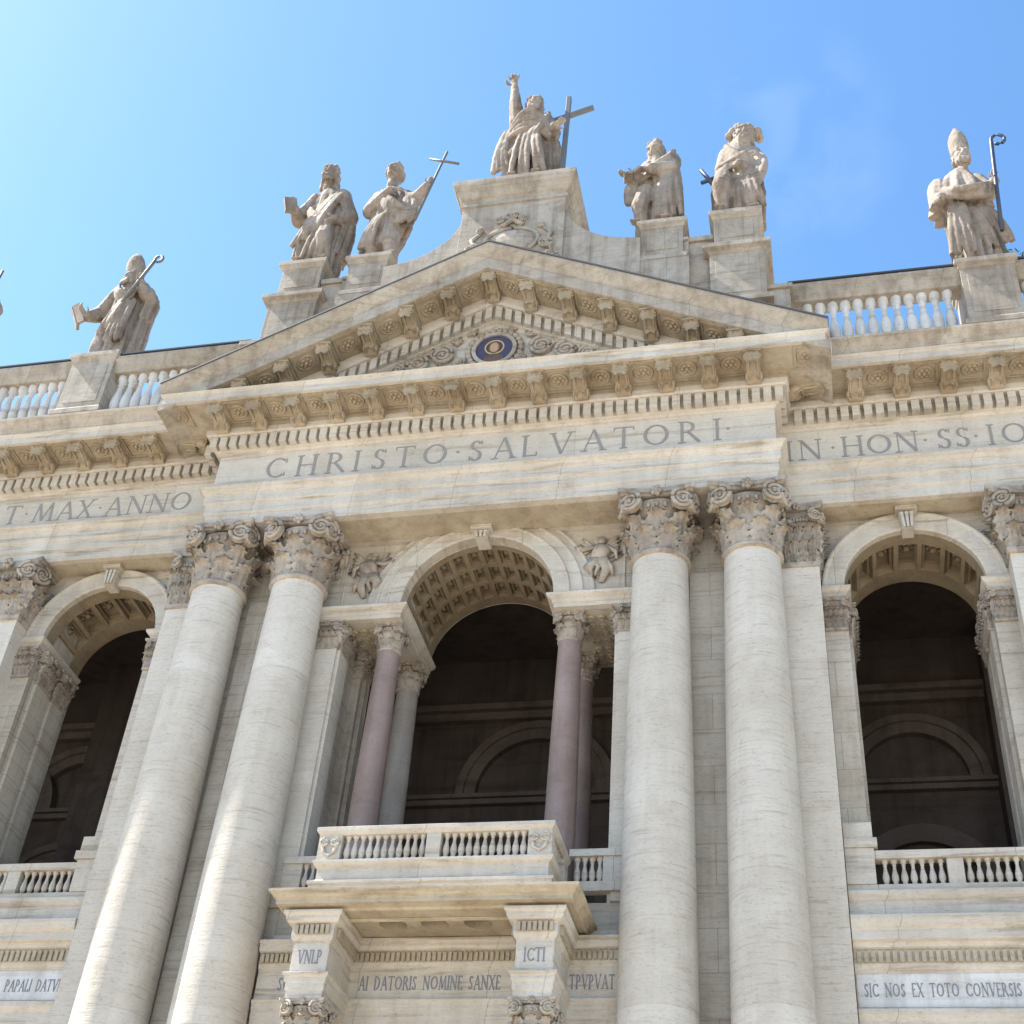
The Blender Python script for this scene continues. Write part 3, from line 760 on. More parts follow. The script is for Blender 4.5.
# carved winged figures in the spandrels of the middle arch
for s in (-1, 1):
    mb = MB(); cx, cz = s*3.8, 28.2; y = WC-.03
    L_ = lambda *pts, r: mb.tube([(cx+s*a, y-c, cz+b) for a, b, c in pts], r, 8)
    mb.ell((cx+s*.05, y-.12, cz+.66), (.13, .13, .16)); mb.ell((cx+s*.05, y-.1, cz+.74), (.15, .12, .12))          # head, hair
    L_((.05, .52, .1), (.1, .25, .16), (.02, -.05, .14), r=[.12, .22, .19])                                         # trunk
    L_((.0, -.05, .14), (-.2, -.42, .16), (-.05, -.8, .1), r=[.17, .13, .07]); L_((.1, -.05, .14), (.22, -.45, .12), (.1, -.92, .06), r=[.17, .12, .06])
    L_((-.05, .45, .12), (-.3, .3, .2), (-.46, .52, .12), r=[.09, .07, .05]); L_((.18, .45, .12), (.42, .2, .16), (.4, -.08, .1), r=[.09, .07, .05])
    for k in range(6): L_((.2, .42, .04), (.36+.03*k, .75-.13*k, .08), (.5+.03*k-.02*k*k, .95-.24*k, .03), r=[.06, .07, .02])
    for k in range(5): L_((-.1, .42, .03), (-.24-.02*k, .7-.12*k, .06), (-.34-.05*k, .86-.2*k, .02), r=[.05, .06, .02])
    for k in range(4): L_((-.15+.12*k, -.1, .2), (-.1+.14*k, -.4, .2), (-.25+.2*k, -.7, .1), r=[.04, .05, .03])
    L_((-.46, .52, .12), (-.55, .2, .1), (-.5, -.2, .1), (-.62, -.5, .06), r=[.05, .06, .06, .02])
    mb.v = [(cx+(x_-cx)*1.45-s*.12, WC+(y_-WC)*.75, z_) for x_, y_, z_ in mb.v]
    part('spandrel_relief', mb, M['cap'], ROOT)
    # thin sunk border of the spandrel
    mb = MB(); mb.box(s*4.5, s*4.56, WC-.05, WC, 26.95, 29.2); mb.box(s*3.7, s*4.5, WC-.05, WC, 26.95, 27.02); part('spandrel_border', mb, M['trim'], ROOT)

# impost entablature over the small order, carried through the wall
IMP = [(0, 26.3), (.0, 26.42), (.05, 26.44), (.05, 26.54), (.12, 26.58), (.2, 26.64), (.22, 26.72), (.02, 26.75)]
for pth in ([(-5.2, WC-.26), (-2.42, WC-.26), (-2.42, 4.02)], [(2.42, 4.02), (2.42, WC-.26), (5.2, WC-.26)]):
    bevel(part('impost', MB().sweep(IMP, pth, back=-.25), M['trim'], ROOT), .01)
# small order of granite columns, front row and back row
sc = None
for (x, y, mt) in ((-2.86, 1.22, 'pink'), (2.86, 1.22, 'pink'), (-2.86, 3.45, 'grey'), (2.86, 3.45, 'pink')):
    if sc is None:
        mb = MB(); mb.lathe(shaft_prof(.44, .35, 17.2, 25.38), n=28); sc = MB().merge(mb)
        smcap = column_capital(.345, .93).mesh('capital'); smcap.materials.append(M['cap'])
    o = part('granite_column', sc, M[mt], ROOT, (x, y, 0))
    c = link('capital', smcap, None, o, (0, 0, 25.38))
    b = MB(); b.box(-.6, .6, -.6, .6, 16.9, 17.0); b.lathe([(.58, 17.0), (.6, 17.06), (.5, 17.12), (.52, 17.2), (.45, 17.24)], n=24); part('base', b, M['trim'], o)
# pilasters flanking the opening, and responds deeper in
for s in (-1, 1):
    mb = MB(); mb.box(s*4.4, s*5.2, WC-.12, WC, 16.9, 25.4); mb.box(s*4.3, s*4.4, WC-.0, 1.55, 16.9, 25.4)
    p = part('pilaster', mb, M['shaft'], ROOT)
    part('capital', pilaster_capital(.8, .9, .12, True), M['cap'], p, (s*4.8, WC, 25.4))
    c = part('capital', pilaster_capital(.75, .9, .1, True), M['cap'], p, (s*4.4, 1.2, 25.4)); c.rotation_euler = (0, 0, -s*PI/2)
    mb = MB(); mb.box(s*4.12, s*4.4, 2.4, 3.2, 16.9, 25.4); mb.box(s*4.0, s*4.12, 2.6, 3.0, 16.9, 25.4)
    p = part('respond', mb, M['top'], ROOT)
    c = part('capital', pilaster_capital(.8, .9, .28, True), M['cap'], p, (s*4.4, 2.8, 25.4)); c.rotation_euler = (0, 0, -s*PI/2)
# carved frieze under the impost (ornament seen from below)
for s in (-1, 1):
    mb = MB(); rr = random.Random(11)
    for (xa, xb, ya, yb) in ((3.3, 4.3, 1.0, 3.9),):
        for i in range(3):
            for j in range(7):
                x = s*(xa+(i+.5)*(xb-xa)/3); y = ya+(j+.5)*(yb-ya)/7; rosette(mb, x, y, 26.3, .11)
    part('soffit_ornament', mb, M['ochre'], ROOT)

# wing imposts: cornice strip + carved capital wrapping the jamb
IW = [(0, 26.38), (.03, 26.42), (.05, 26.52), (.12, 26.58), (.18, 26.66), (.18, 26.74), (.0, 26.77)]
ic1 = pilaster_capital(.62, 1.1, .22); ic2 = pilaster_capital(.9, 1.1, .14)
for s in (-1, 1):
    for xc0, e0, e1 in ((13.1, 10.42, 15.75), (20.5, 17.55, 23.4)):
        xc = s*xc0
        for t in (-1, 1):
            jx = xc+t*RW                                   # jamb plane
            ex = sorted((s*e0, s*e1))[0 if t < 0 else 1]   # pilaster edge
            mb = MB()
            if t < 0: mb.sweep(IW, [(ex, 1.1), (jx, 1.1), (jx, 3.7)], back=-.2)
            else: mb.sweep(IW, [(jx, 3.7), (jx, 1.1), (ex, 1.1)], back=-.2)
            ip = bevel(part('impost', mb, M['trim'], ROOT), .01)
            wd = abs(ex-jx)
            mb = MB(); mb.box(ex, jx, 1.1, WW+.02, 16.9, 26.38)
            for (ya, yb) in ((1.5, 2.3), (2.6, 3.4)): mb.box(jx, jx-t*.1, ya, yb, 16.9, 25.3)
            pp = part('pier', mb, M['wall'], ROOT)
            c = part('capital', pilaster_capital(wd*.92, 1.12, .06, True), M['cap'], pp, ((ex+jx)/2, 1.1, 25.26))
            for yy in (1.9, 3.0):
                c = part('capital', pilaster_capital(.8, 1.12, .12, True), M['cap'], pp, (jx, yy, 25.26)); c.rotation_euler = (0, 0, -PI/2 if t > 0 else PI/2)

# ---------------- lower order: entablature round the wall and over the balcony columns
BX0, BX1 = 2.36, 3.30
BS = .17
YR, YB = .25, -1.55
LP = [(-4.9, YR), (-BX1, YR), (-BX1, YB), (-BX0, YB), (-BX0, YR), (BX0, YR), (BX0, YB), (BX1, YB), (BX1, YR), (4.65, YR)]
ZB0, ZF0, ZF1 = 13.55, 14.15, 14.95
mb = MB()
mb.sweep([(0, ZB0), (0, 13.72), (.03, 13.74), (.03, 13.92), (.06, 13.94), (.06, 14.05), (.12, 14.1), (.12, 14.16), (0, 14.2), (0, ZF1), (.05, 14.98), (.08, 15.08), (.08, 15.36), (.2, 15.4), (.24, 15.48), (.24, 15.56), (.3, 15.6), (.3, 15.68)], LP, back=-.2)
mb.box(-4.75, 4.75, YR+.18, WC+.02, 13.0, 16.0)
mb.box(-BX1+.2, -BX0-.2, YB+.2, YR+.2, ZB0+.004, 15.5); mb.box(BX0+.2, BX1-.2, YB+.2, YR+.2, ZB0+.004, 15.5)
BAL = bevel(part('balcony', mb, M['trim'], ROOT, (BS, 0, 0)), .01)
for xa, xb, yy in ((-BX1, -BX0, YB), (BX0, BX1, YB), (-BX0+.1, BX0-.1, YR), (-4.85, -BX1-.1, YR), (BX1+.1, 4.6, YR)):
    mb = MB(); dentils(mb, xa, xb, yy-.08, 15.12, 15.34, .135, .085, .09); part('dentil_course', mb, M['ochre'], BAL)
for xs_ in (-BX1, -BX0, BX0, BX1):
    out_ = -1 if xs_ in (-BX1, BX0) else 1; mb = MB()
    for k in range(11):
        y = YR-.25-k*.135; mb.box(xs_+out_*.07, xs_+out_*.17, y-.045, y+.045, 15.12, 15.34)
    part('dentil_course', mb, M['ochre'], BAL)
# balcony slab: deep cornice right across
mb = MB()
SP = [(-.35, 15.7), (.1, 15.7), (.14, 15.76), (.42, 15.78), (.42, 15.76), (.48, 15.76), (.48, 15.88), (.54, 15.91), (.58, 15.98), (.66, 16.03), (.66, 16.1), (0, 16.14)]
mb.sweep(SP, [(-3.3, .5), (-3.3, YB), (3.3, YB), (3.3, .5)], back=-.36)
mb.box(-3.1, 3.1, YB+.3, .5, 16.07, 16.12)
bevel(part('balcony_slab', mb, M['ochre'], BAL), .012)
mb = MB()
edges_ = [-2.95, -1.6, -.5, .6, 1.75, 2.95]; y0_, y1_ = YB+.35, .3; cyh = y0_+.42
for (xa, xb) in zip(edges_[:-1], edges_[1:]):
    if xa in (-2.95, 1.75): mb.box(xa, xb, y0_, y1_, 15.702, 16.0); continue
    cx = (xa+xb)/2; n = 32; vs = []
    for i in range(n):
        a = 2*PI*i/n; c_, s_ = math.cos(a), math.sin(a)
        k = min(((xb-cx) if c_ > 0 else (cx-xa))/max(abs(c_), 1e-6), ((y1_-cyh) if s_ > 0 else (cyh-y0_))/max(abs(s_), 1e-6))
        vs += [(cx+k*c_, cyh+k*s_, 15.702), (cx+.36*c_, cyh+.36*s_, 15.702), (cx+.36*c_, cyh+.36*s_, 16.06)]
    mb.add(vs, [(3*i, 3*i+1, 3*((i+1) % n)+1, 3*((i+1) % n)) for i in range(n)]+[(3*i+1, 3*i+2, 3*((i+1) % n)+2, 3*((i+1) % n)+1) for i in range(n)]+[tuple(3*i+2 for i in range(n))])
    for k in range(6): mb.ell((cx+.19*math.cos(k*PI/3), cyh+.19*math.sin(k*PI/3), 16.03), (.1, .1, .06), n=6, m=4)
    mb.ell((cx, cyh, 16.0), (.1, .1, .1))
mb.sweep([(0, 15.62), (.04, 15.64), (.06, 15.69)], [(2.2, -1.15), (-2.2, -1.15), (-2.2, .12), (2.2, .12)][::-1], closed=True)
part('soffit_rosettes', mb, M['ochre'], BAL)
# capitals + columns carrying the balcony
lowcap = column_capital(.40, 1.05).mesh('capital'); lowcap.materials.append(M['cap'])
for s in (-1, 1):
    mb = MB(); mb.lathe(shaft_prof(.47, .4, 3.0, 12.5), n=28); mb.box(-.75, .75, -.75, .75, 0, 2.6); mb.lathe([(.7, 2.6), (.72, 2.7), (.55, 2.85), (.6, 2.95), (.47, 3.05)], n=28)
    c = part('balcony_column', mb, M['grey'], ROOT, (s*2.83+BS, -1.05, 0)); link('capital', lowcap, None, c, (0, 0, 12.5))
# balcony parapet
mb = MB()
PYF = YB-.05; PX = 3.1
mb.sweep([(.06, 16.12), (.06, 16.42), (.1, 16.44), (.1, 16.52), (.0, 16.56), (-.06, 16.62), (-.06, 16.92), (.02, 16.98), (.06, 17.04), (.06, 17.1), (-.04, 17.14)], [(-PX, .6), (-PX, PYF), (PX, PYF), (PX, .6)], back=-.36)
mb.sweep([(-.02, 17.82), (.02, 17.86), (.07, 17.92), (.07, 18.02), (.0, 18.06)], [(-PX, .6), (-PX, PYF), (PX, PYF), (PX, .6)], back=-.34)
for s in (-1, 1):
    mb.box(s*(PX-.62), s*PX, PYF+.02, PYF+.3, 17.12, 17.86)
    mb.box(s*(PX-.3), s*PX, .1, .6, 17.12, 17.86)
    volute(mb, (s*(PX-.46), PYF, 17.6), (0, -1, 0), .12, .04, s); volute(mb, (s*(PX-.18), PYF, 17.6), (0, -1, 0), .12, .04, -s)
    mb.tube([(s*(PX-.52), PYF-.0, 17.58), (s*(PX-.46), PYF-.02, 17.34), (s*(PX-.32), PYF-.02, 17.24), (s*(PX-.18), PYF-.02, 17.34), (s*(PX-.12), PYF, 17.58)], .05, 8)
mb.box(-.19, .19, PYF+.02, PYF+.3, 17.12, 17.86)
PAR = bevel(part('parapet', mb, M['trim'], BAL), .01)
def bal_prof(h, r): return [(r*.95, 0), (r*.95, .1*h), (r*.6, .13*h), (r*.7, .18*h), (r*1.0, .3*h), (r*.95, .42*h), (r*.55, .62*h), (r*.42, .76*h), (r*.62, .79*h), (r*.5, .83*h), (r*.9, .9*h), (r*.9, h)]
b_me = MB().lathe(bal_prof(.74, .09), n=12).mesh('baluster'); b_me.materials.append(M['trim'])
def baluster(me, parent, x, y, z):
    o = bpy.data.objects.new('baluster', me); COL.objects.link(o); o.parent = parent; o.location = (x, y, z); return o
for s in (-1, 1):
    for i in range(11): baluster(b_me, PAR, s*(.3+i*.202+.02), PYF+.16, 17.12)
    for i in range(7): baluster(b_me, PAR, s*(PX-.16), PYF+.45+i*.2, 17.12)
# side balustrade between parapet and pilaster
for s in (-1, 1):
    mb = MB(); y0 = .62
    mb.box(s*3.55, s*4.75, y0-.05, y0+.25, 16.9, 17.16); mb.box(s*3.3, s*4.75, y0-.06, y0+.26, 17.88, 18.08)
    mb.box(s*4.2, s*4.75, y0-.0, y0+.22, 17.16, 17.88)
    q = part('balustrade', mb, M['trim'], ROOT, (0, 0, .24))
    for i in range(4): baluster(b_me, q, s*(3.5+.2*i), y0+.11, 17.14)
# wing lower entablature + balustrades
wl = [(0, 12.6), (0, 12.9), (.04, 12.92), (.04, 13.3), (.08, 13.32), (.08, 13.7), (.16, 13.85), (.16, 13.98), (0, 14.0), (0, 14.92), (.05, 14.95), (.08, 15.05), (.08, 15.42), (.2, 15.46), (.22, 15.56), (.34, 15.6), (.34, 15.85), (.4, 15.9), (.46, 16.08), (.46, 16.18), (.1, 16.24), (.1, 16.66), (.15, 16.7), (.22, 16.82), (.22, 16.92), (.0, 16.96)]
for s in (-1, 1):
    for e0, e1, xc0 in ((10.42, 15.73, 13.1), (17.57, 23.38, 20.5)):
        a, b = sorted((s*e0, s*e1)); xc = s*xc0
        mb = MB(); yw = .72; dz = .33 if s < 0 else .06
        mb.sweep([(o_, z_+dz) for o_, z_ in wl], [(a, yw), (b, yw)], back=-.7)
        le = bevel(part('lower_entablature', mb, M['trim'], ROOT), .012)
        mb = MB(); dentils(mb, a+.05, b-.05, yw-.08, 15.1+dz, 15.38+dz, .17, .1, .08); part('dentil_course', mb, M['ochre'], le)
        mb = MB(); mb.box(a+.03, b-.03, yw-.012, yw+.02, 14.06+dz, 14.86+dz); fp = part('inscription_panel', mb, M['marble'], le)
        mb = MB(); y0 = .78
        mb.box(a, b, y0-.06, y0+.3, 16.97, 17.16); mb.box(xc-2.2, xc+2.2, y0-.06, y0+.3, 17.86, 18.08)
        for t in (-1, 1):
            ex = a if t < 0 else b; mb.box(ex, xc+t*1.95, y0-.1, y0+.35, 17.16, 18.14); mb.box(ex, xc+t*1.85, y0-.16, y0+.36, 18.145, 18.4); mb.box(ex, xc+t*1.95, y0-.12, y0+.34, 18.4, 18.85)
        mb.box(xc-.2, xc+.2, y0-.02, y0+.26, 17.16, 17.86)
        q = bevel(part('balustrade', mb, M['trim'], ROOT, (0, 0, dz)), .01)
        for t in (-1, 1):
            for i in range(7): baluster(b_me, q, xc+t*(.34+i*.228), y0+.12, 17.14)
# small inscriptions
def text(mb, s_, x, y, z, h, track=.06, wfac=.95):
    for ch in s_:
        if ch == ' ': x += .4*h; continue
        glyph(mb, ch, x, y, z, h, wfac=wfac, bold=1.25); x += (GL[ch][0]*wfac+track)*h
    return x
def tw(s_, h, track=.06, wfac=.95): return sum(.4*h if c == ' ' else (GL[c][0]*wfac+track)*h for c in s_)
def fit(par, s_, xa, xb, y, z, h, tr=.03):
    wf = .8; 
    for _ in range(12): wf *= (xb-xa)/max(.1, tw(s_, h, tr, wf))
    for wd_ in s_.split():
        mb = MB(); xa = text(mb, wd_, xa, y, z, h, tr, wf)+.4*h; part('inscription_word', mb, M['bluetext'], par)
fit(ROOT, 'SIC NOS EX TOTO CONVERSIS', 10.6, 14.2, .708, 14.36, .33)
fit(ROOT, 'SVPPLICE VOTO', 14.35, 15.7, .708, 14.36, .33)
fit(ROOT, 'PAPALI DATVR', -12.25, -10.5, .708, 14.62, .33); fit(ROOT, 'DOGMATE', -13.6, -12.45, .708, 14.62, .33)
fit(BAL, 'AI DATORIS NOMINE SANXE', -2.1, 1.62, YR-.003, 14.42, .36)
fit(BAL, 'TPVPVAT', 3.35, 4.5, YR-.003, 14.42, .36); fit(BAL, 'SOV', -4.3, -3.75, YR-.003, 14.42, .36)
fit(BAL, 'VNLP', -3.14, -2.5, YB-.003, 14.4, .34); fit(BAL, 'ICTI', 2.56, 3.1, YB-.003, 14.4, .34)
for xa, xb in ((-BX1+.04, -BX0-.04), (BX0+.04, BX1-.04)): part('inscription_panel', MB().box(xa, xb, YB-.003, YB+.02, 14.24, 14.92), M['panel'], BAL)

# ---------------- top: roof, attic and pedestals
mb = MB(); mb.box(-XW+.4, XW-.4, .9, 11, 33.3, 36.3); mb.prism([(-10.6, 34), (10.6, 34), (0, 39.0)], -.6, 9, 'y')
part('roof', mb, M['wall'], ROOT)
def pedestal(mb, x, y0, z0, z1, hw, dep, capm=.16):
    mb.box(x-hw, x+hw, y0, y0+dep, z0, z1-.25)
    pth = [(x-hw, y0+dep), (x-hw, y0), (x+hw, y0), (x+hw, y0+dep)]
    mb.sweep([(0, z1-.42), (.04, z1-.4), (.07, z1-.28), (capm, z1-.2), (capm, z1), (-.2, z1+.003)], pth, back=-.5)
    mb.sweep([(capm*.9, z0), (capm*.9, z0+.22), (.06, z0+.3), (.0, z0+.4)], pth, back=-.3)
    mb.box(x-hw+.2, x+hw-.2, y0-.03, y0+.01, z0+.62, z1-.62)
    mb.box(x-hw+.3, x+hw-.3, y0+.3, y0+dep+.1, z1-.3, z1+.0)
# attic behind the pediment
mb = MB()
mb.box(-2.05, 2.05, -.35, 2.4, 38.5, 45.95)
pth = [(-2.05, 2.4), (-2.05, -.35), (2.05, -.35), (2.05, 2.4)]
mb.sweep([(0, 45.2), (.09, 45.22), (.09, 45.36), (.02, 45.4), (.02, 45.62), (.12, 45.68), (.24, 45.86), (.24, 45.98), (.34, 46.04), (.42, 46.24), (.42, 46.48), (.3, 46.56)], pth, back=-.5)
mb.box(-1.9, 1.9, -.1, 2.5, 46.4, 46.85); mb.box(-1.72, 1.72, .0, 2.3, 46.85, 47.2)
# concave flanks
for s in (-1, 1):
    prof = [(2.0, 45.15), (2.05, 44.75), (2.15, 44.35), (2.32, 43.95), (2.55, 43.6), (2.85, 43.28), (3.2, 43.0), (3.6, 42.78), (4.1, 42.6), (4.6, 42.5), (4.95, 42.46), (4.95, 38.5), (2.0, 38.5)]
    mb.prism([(s*a, b) for a, b in prof], -.2, .75, 'y')
    mb.tube([(s*(a+.02), .25, b) for a, b in prof[:11]], .11, 8)
    mb.box(s*4.2, s*6.7, .1, .8, 38, 42.3); mb.box(s*4.2, s*6.7, .02, .88, 42.3, 42.45)
    mb.box(s*6.5, s*7.6, .2, .9, 38, 42.25); mb.box(s*6.5, s*7.6, .1, 1.0, 42.25, 42.5)
    mb.box(s*9.2, s*10.2, .1, 1.4, 36, 39.1); mb.box(s*9.2, s*10.3, .0, 1.45, 39.1, 39.3)
    mb.box(s*10.2, s*11.4, .3, 1.2, 36, 37.6)
ATT = bevel(part('attic', mb, M['top'], ROOT), .015)
mb = MB()
mb.tube([(.05+1.05*math.cos(a), -.38, 42.9+.74*math.sin(a)) for a in np.linspace(0, 2*PI, 40)], .085, 8)
mb.ell((.05, -.3, 42.9), (.95, .2, .7), n=24, m=14)
for sg in (-1, 1): mb.tube([(.05+sg*1.2, -.4, 43.5), (.05+sg*1.55, -.42, 43.1), (.05+sg*1.35, -.44, 42.6), (.05+sg*1.6, -.4, 42.1)], [.06, .09, .08, .05], 8)
mb.tube([(.05-.4, -.4, 43.75), (.05, -.46, 44.05), (.45, -.4, 43.75)], .12, 8)
for x, z, r in ((-1.45, 42.5, .3), (1.45, 42.5, .3), (0, 44.3, .26), (-.45, 44.1, .18), (.45, 44.1, .18), (1.7, 41.7, .28), (-1.7, 41.7, .28), (1.2, 43.6, .16), (-1.2, 43.6, .16)):
    volute(mb, (x, -.38, z), (0, -1, 0), r, .08, 1 if x > 0 else -1)
part('carved_crest', mb, M['cap'], ATT)
for s in (-1, 1):
    mb = MB(); pedestal(mb, s*5.73, .0, 41.2, 43.45, .78, 1.75); mb.box(s*5.73-1.0, s*5.73+1.0, -.12, 1.8, 38.4, 41.2)
    bevel(part('pedestal', mb, M['top'], ATT), .012)
    mb = MB(); pedestal(mb, s*8.45, .0, 41.45, 43.55, .82, 1.8); pedestal(mb, s*8.45, -.12, 38.3, 41.45, .98, 2.0, .24)
    bevel(part('pedestal', mb, M['top'], ATT), .012)
# wing balustrades on the roof edge
B_me = MB().lathe(bal_prof(2.15, .2), n=14).mesh('baluster'); B_me.materials.append(M['marble'])
for s in (-1, 1):
    mb = MB()
    a, b = sorted((s*10.12, s*XW))
    mb.box(a, b, .62, 1.5, 34.4, 36.75); mb.sweep([(0, 36.6), (.08, 36.7), (.08, 36.9)], [(a, .62), (b, .62)], back=-.85)
    mb.sweep([(-.02, 39.05), (.02, 39.2), (.1, 39.3), (.12, 39.5), (.2, 39.6), (.2, 39.78), (0, 39.85)], [(a, .72), (b, .72)], back=-.7)
    ld = MB().box(a+.02, b-.02, .505, 1.4, 39.853, 39.92)
    q = bevel(part('balustrade', mb, M['top'], ROOT), .012); part('lead_flashing', ld, M['lead'], q)
    for xp in ((16.85 if s > 0 else 16.65), 24.3):
        m2 = MB(); pedestal(m2, s*xp, .5, 36.75, 40.0, .9, 1.9, .15); bevel(part('pedestal', m2, M['top'], q), .012)
    x = 10.75
    while x < XW-.4:
        if not any(abs(x-xp) < 1.1 for xp in (16.85, 24.3)): baluster(B_me, q, s*x, 1.05, 36.9)
        x += .43

# ---------------- statues (each robed figure is one continuous carved body)
class Fig:
    """collects closed shells in world metres relative to the statue's foot point; union by voxel remesh"""
    def __init__(s, X, Y, Z, slim=.84, cx=0.): s.slim = slim; s.cx = cx; s.o = Vector((X, Y, Z)); s.m = MB()
    def p(s, x, z, y=0.): return Vector((x-s.o.x, y, z-s.o.z))
    def cap(s, a, b, r0, r1): s.m.cap(a, b, r0, r1); return s
    def limb(s, pts, rs):
        for i in range(len(pts)-1): s.m.cap(pts[i], pts[i+1], rs[i], rs[i+1])
        return s
    def ell(s, c, r, R=None): s.m.ell(c, r, R, 14, 9); return s
    def robe(s, st, folds=11, seed=0, amp=1.0):
        """st: (z, cx, cy, rx, ry, fold) bottom to top"""
        n = 144; folds += folds % 2; rr = random.Random(seed); ph = [rr.uniform(0, 6.28) for _ in range(6)]; vs = []
        for (z, cx, cy, rx, ry, fo) in st:
            for i in range(n):
                a = 2*PI*i/n
                amp_ = amp*2.2; w = 2*abs(math.sin(.5*((folds+2)*a+ph[0]+.9*math.sin(2*a+ph[1])+z*.25)))-1.2+.6*(abs(math.sin(.5*((folds*2-2)*a+ph[2]+z*.4)))-.6)
                k = 1+amp_*fo*w
                vs.append((cx+rx*k*math.cos(a), cy+ry*k*math.sin(a), z))
        m = len(st)
        s.m.add(vs, [(j*n+i, j*n+(i+1) % n, (j+1)*n+(i+1) % n, (j+1)*n+i) for j in range(m-1) for i in range(n)]+[tuple(range(n-1, -1, -1)), tuple((m-1)*n+i for i in range(n))], True)
        return s
    def drape(s, A, B, off, n=5, r=.1, sag=(0, -.15, -.35), jit=.06, seed=1):
        """n cloth ridges running from A to B, spread along vector off, sagging between"""
        rr = random.Random(seed); A = Vector(A); B = Vector(B); off = Vector(off)
        for k in range(n):
            t = (k-(n-1)/2); a = A+off*t*.5; b = B+off*t
            j = Vector((rr.uniform(-jit, jit), 0, rr.uniform(-jit, jit)))
            pts = []
            for q in range(9):
                u = q/8; pts.append(a.lerp(b, u)+Vector(sag)*(4*u*(1-u))*(1+.25*t)+j)
            pts = [q_+Vector((0, -.06, 0)) for q_ in pts]
            s.m.tube(pts, [r*(.65+.6*math.sin(PI*(.15+.7*q/8))) for q in range(9)], 8)
        return s
    def head(s, c, h, yaw=0., pitch=0., roll=0., hair='curly', beard=True):
        """c centre of head, h its height; the face looks towards -Y turned by yaw"""
        h *= .88
        R = Matrix.Rotation(yaw, 3, 'Z') @ Matrix.Rotation(pitch, 3, 'X') @ Matrix.Rotation(roll, 3, 'Y')
        c = Vector(c); f_ = lambda x, y, z: c+R@(Vector((x, y, z))*h)
        E = lambda x, y, z, a, b, d: s.m.ell(f_(x, y, z), (a*h, b*h, d*h), R, 14, 9)
        E(0, .03, .06, .35, .43, .43); E(0, -.08, -.2, .27, .3, .3)
        E(0, -.36, -.06, .055, .1, .14); E(0, -.4, -.12, .075, .075, .06)      # nose
        for sg in (-1, 1):
            E(sg*.15, -.3, .12, .14, .1, .045); E(sg*.2, -.27, -.1, .1, .1, .1)   # brow, cheek
            E(sg*.14, -.315, .035, .05, .04, .035); E(sg*.36, .05, -.03, .05, .1, .13) # eye, ear
        E(0, -.31, -.26, .1, .06, .03); E(0, -.3, -.31, .08, .06, .03); E(0, -.27, -.43, .12, .1, .09)
        if beard:
            E(0, -.24, -.45, .23, .18, .22)
            for k in range(7): E((k-3)*.075, -.33, -.5-.05*math.cos((k-3)*.8), .055, .09, .2)
            for sg in (-1, 1): E(sg*.26, -.1, -.3, .1, .17, .2); E(sg*.1, -.36, -.22, .1, .05, .035)
        rr = random.Random(5)
        if hair in ('curly', 'long'):
            for k in range(46):
                a = rr.uniform(-.25*PI, 1.25*PI); z = rr.uniform(-.25, .48); q = math.sqrt(max(.05, 1-(z/.5)**2))
                E(.37*q*math.cos(a), .05+.43*q*math.sin(a), z+.05, .1, .1, .09)
        if hair == 'long':
            for sg in (-1, 1):
                for k in range(3): E(sg*(.3+.04*k), .05+.1*k, -.4-.04*k, .1, .11, .3)
        s.m.cap(f_(0, .08, -.3), f_(0, .14, -.75), .22*h, .27*h)
        return R
    def hand(s, wrist, d, palm_n, L=.75, curl=.5, spread=.25, point=None):
        """palm and five unequal fingers; d finger direction, palm_n normal out of the palm"""
        w_ = Vector(wrist); d = Vector(d).normalized(); nn = Vector(palm_n); nn = (nn-d*nn.dot(d)).normalized(); sd_ = d.cross(nn)
        R = Matrix((sd_, d, nn)).transposed()
        s.m.ell(w_+d*L*.25, (L*.2, L*.28, L*.1), R, 12, 8)
        for k, (off, ln) in enumerate(((-.15, .44), (-.05, .5), (.05, .47), (.14, .37))):
            cu = curl if point is None or k not in point else .05
            b = w_+d*L*.46+sd_*off*L; dd = (d+sd_*off*spread*3).normalized()
            p1 = b+dd*ln*L*.45; d2 = (dd*math.cos(cu)+nn*math.sin(cu)); p2 = p1+d2*ln*L*.32
            d3 = (dd*math.cos(2*cu)+nn*math.sin(2*cu)); p3 = p2+d3*ln*L*.25
            s.limb([b, p1, p2, p3], [.062*L, .058*L, .052*L, .042*L])
        b = w_+d*L*.14-sd_*L*.16
        s.limb([b, b+(d*.5-sd_*.75+nn*.25).normalized()*L*.22, b+(d*.9-sd_*.7+nn*.4).normalized()*L*.4], [.075*L, .065*L, .05*L])
        return s
    def finish(s, name, label, vox=.042, sm=2, seed=0, mat='statue'):
        me = s.m.mesh('raw'); o = bpy.data.objects.new('raw', me); COL.objects.link(o)
        md = o.modifiers.new('r', 'REMESH'); md.mode = 'VOXEL'; md.voxel_size = vox
        sm_ = o.modifiers.new('s', 'SMOOTH'); sm_.factor = .4; sm_.iterations = 1
        dg = bpy.context.evaluated_depsgraph_get(); dg.update()
        m2 = bpy.data.meshes.new_from_object(o.evaluated_get(dg)); m2.name = name
        bpy.data.objects.remove(o)
        n = len(m2.vertices); co = np.empty(n*3); no = np.empty(n*3)
        m2.vertices.foreach_get('co', co); m2.vertices.foreach_get('normal', no)
        co = co.reshape(-1, 3); no = no.reshape(-1, 3)
        disp = np.array([noise.noise(Vector((x*2.2+seed*7, y*2.2, z*2.2)))*.022+noise.noise(Vector((x*7+seed, y*7, z*4)))*.016 for x, y, z in co])
        co += no*disp[:, None]; co[:, 0] -= (1-s.slim)*np.clip(co[:, 0]-s.cx, -1.2, 1.2); m2.vertices.foreach_set('co', co.ravel())
        m2.polygons.foreach_set('use_smooth', [True]*len(m2.polygons)); m2.update()
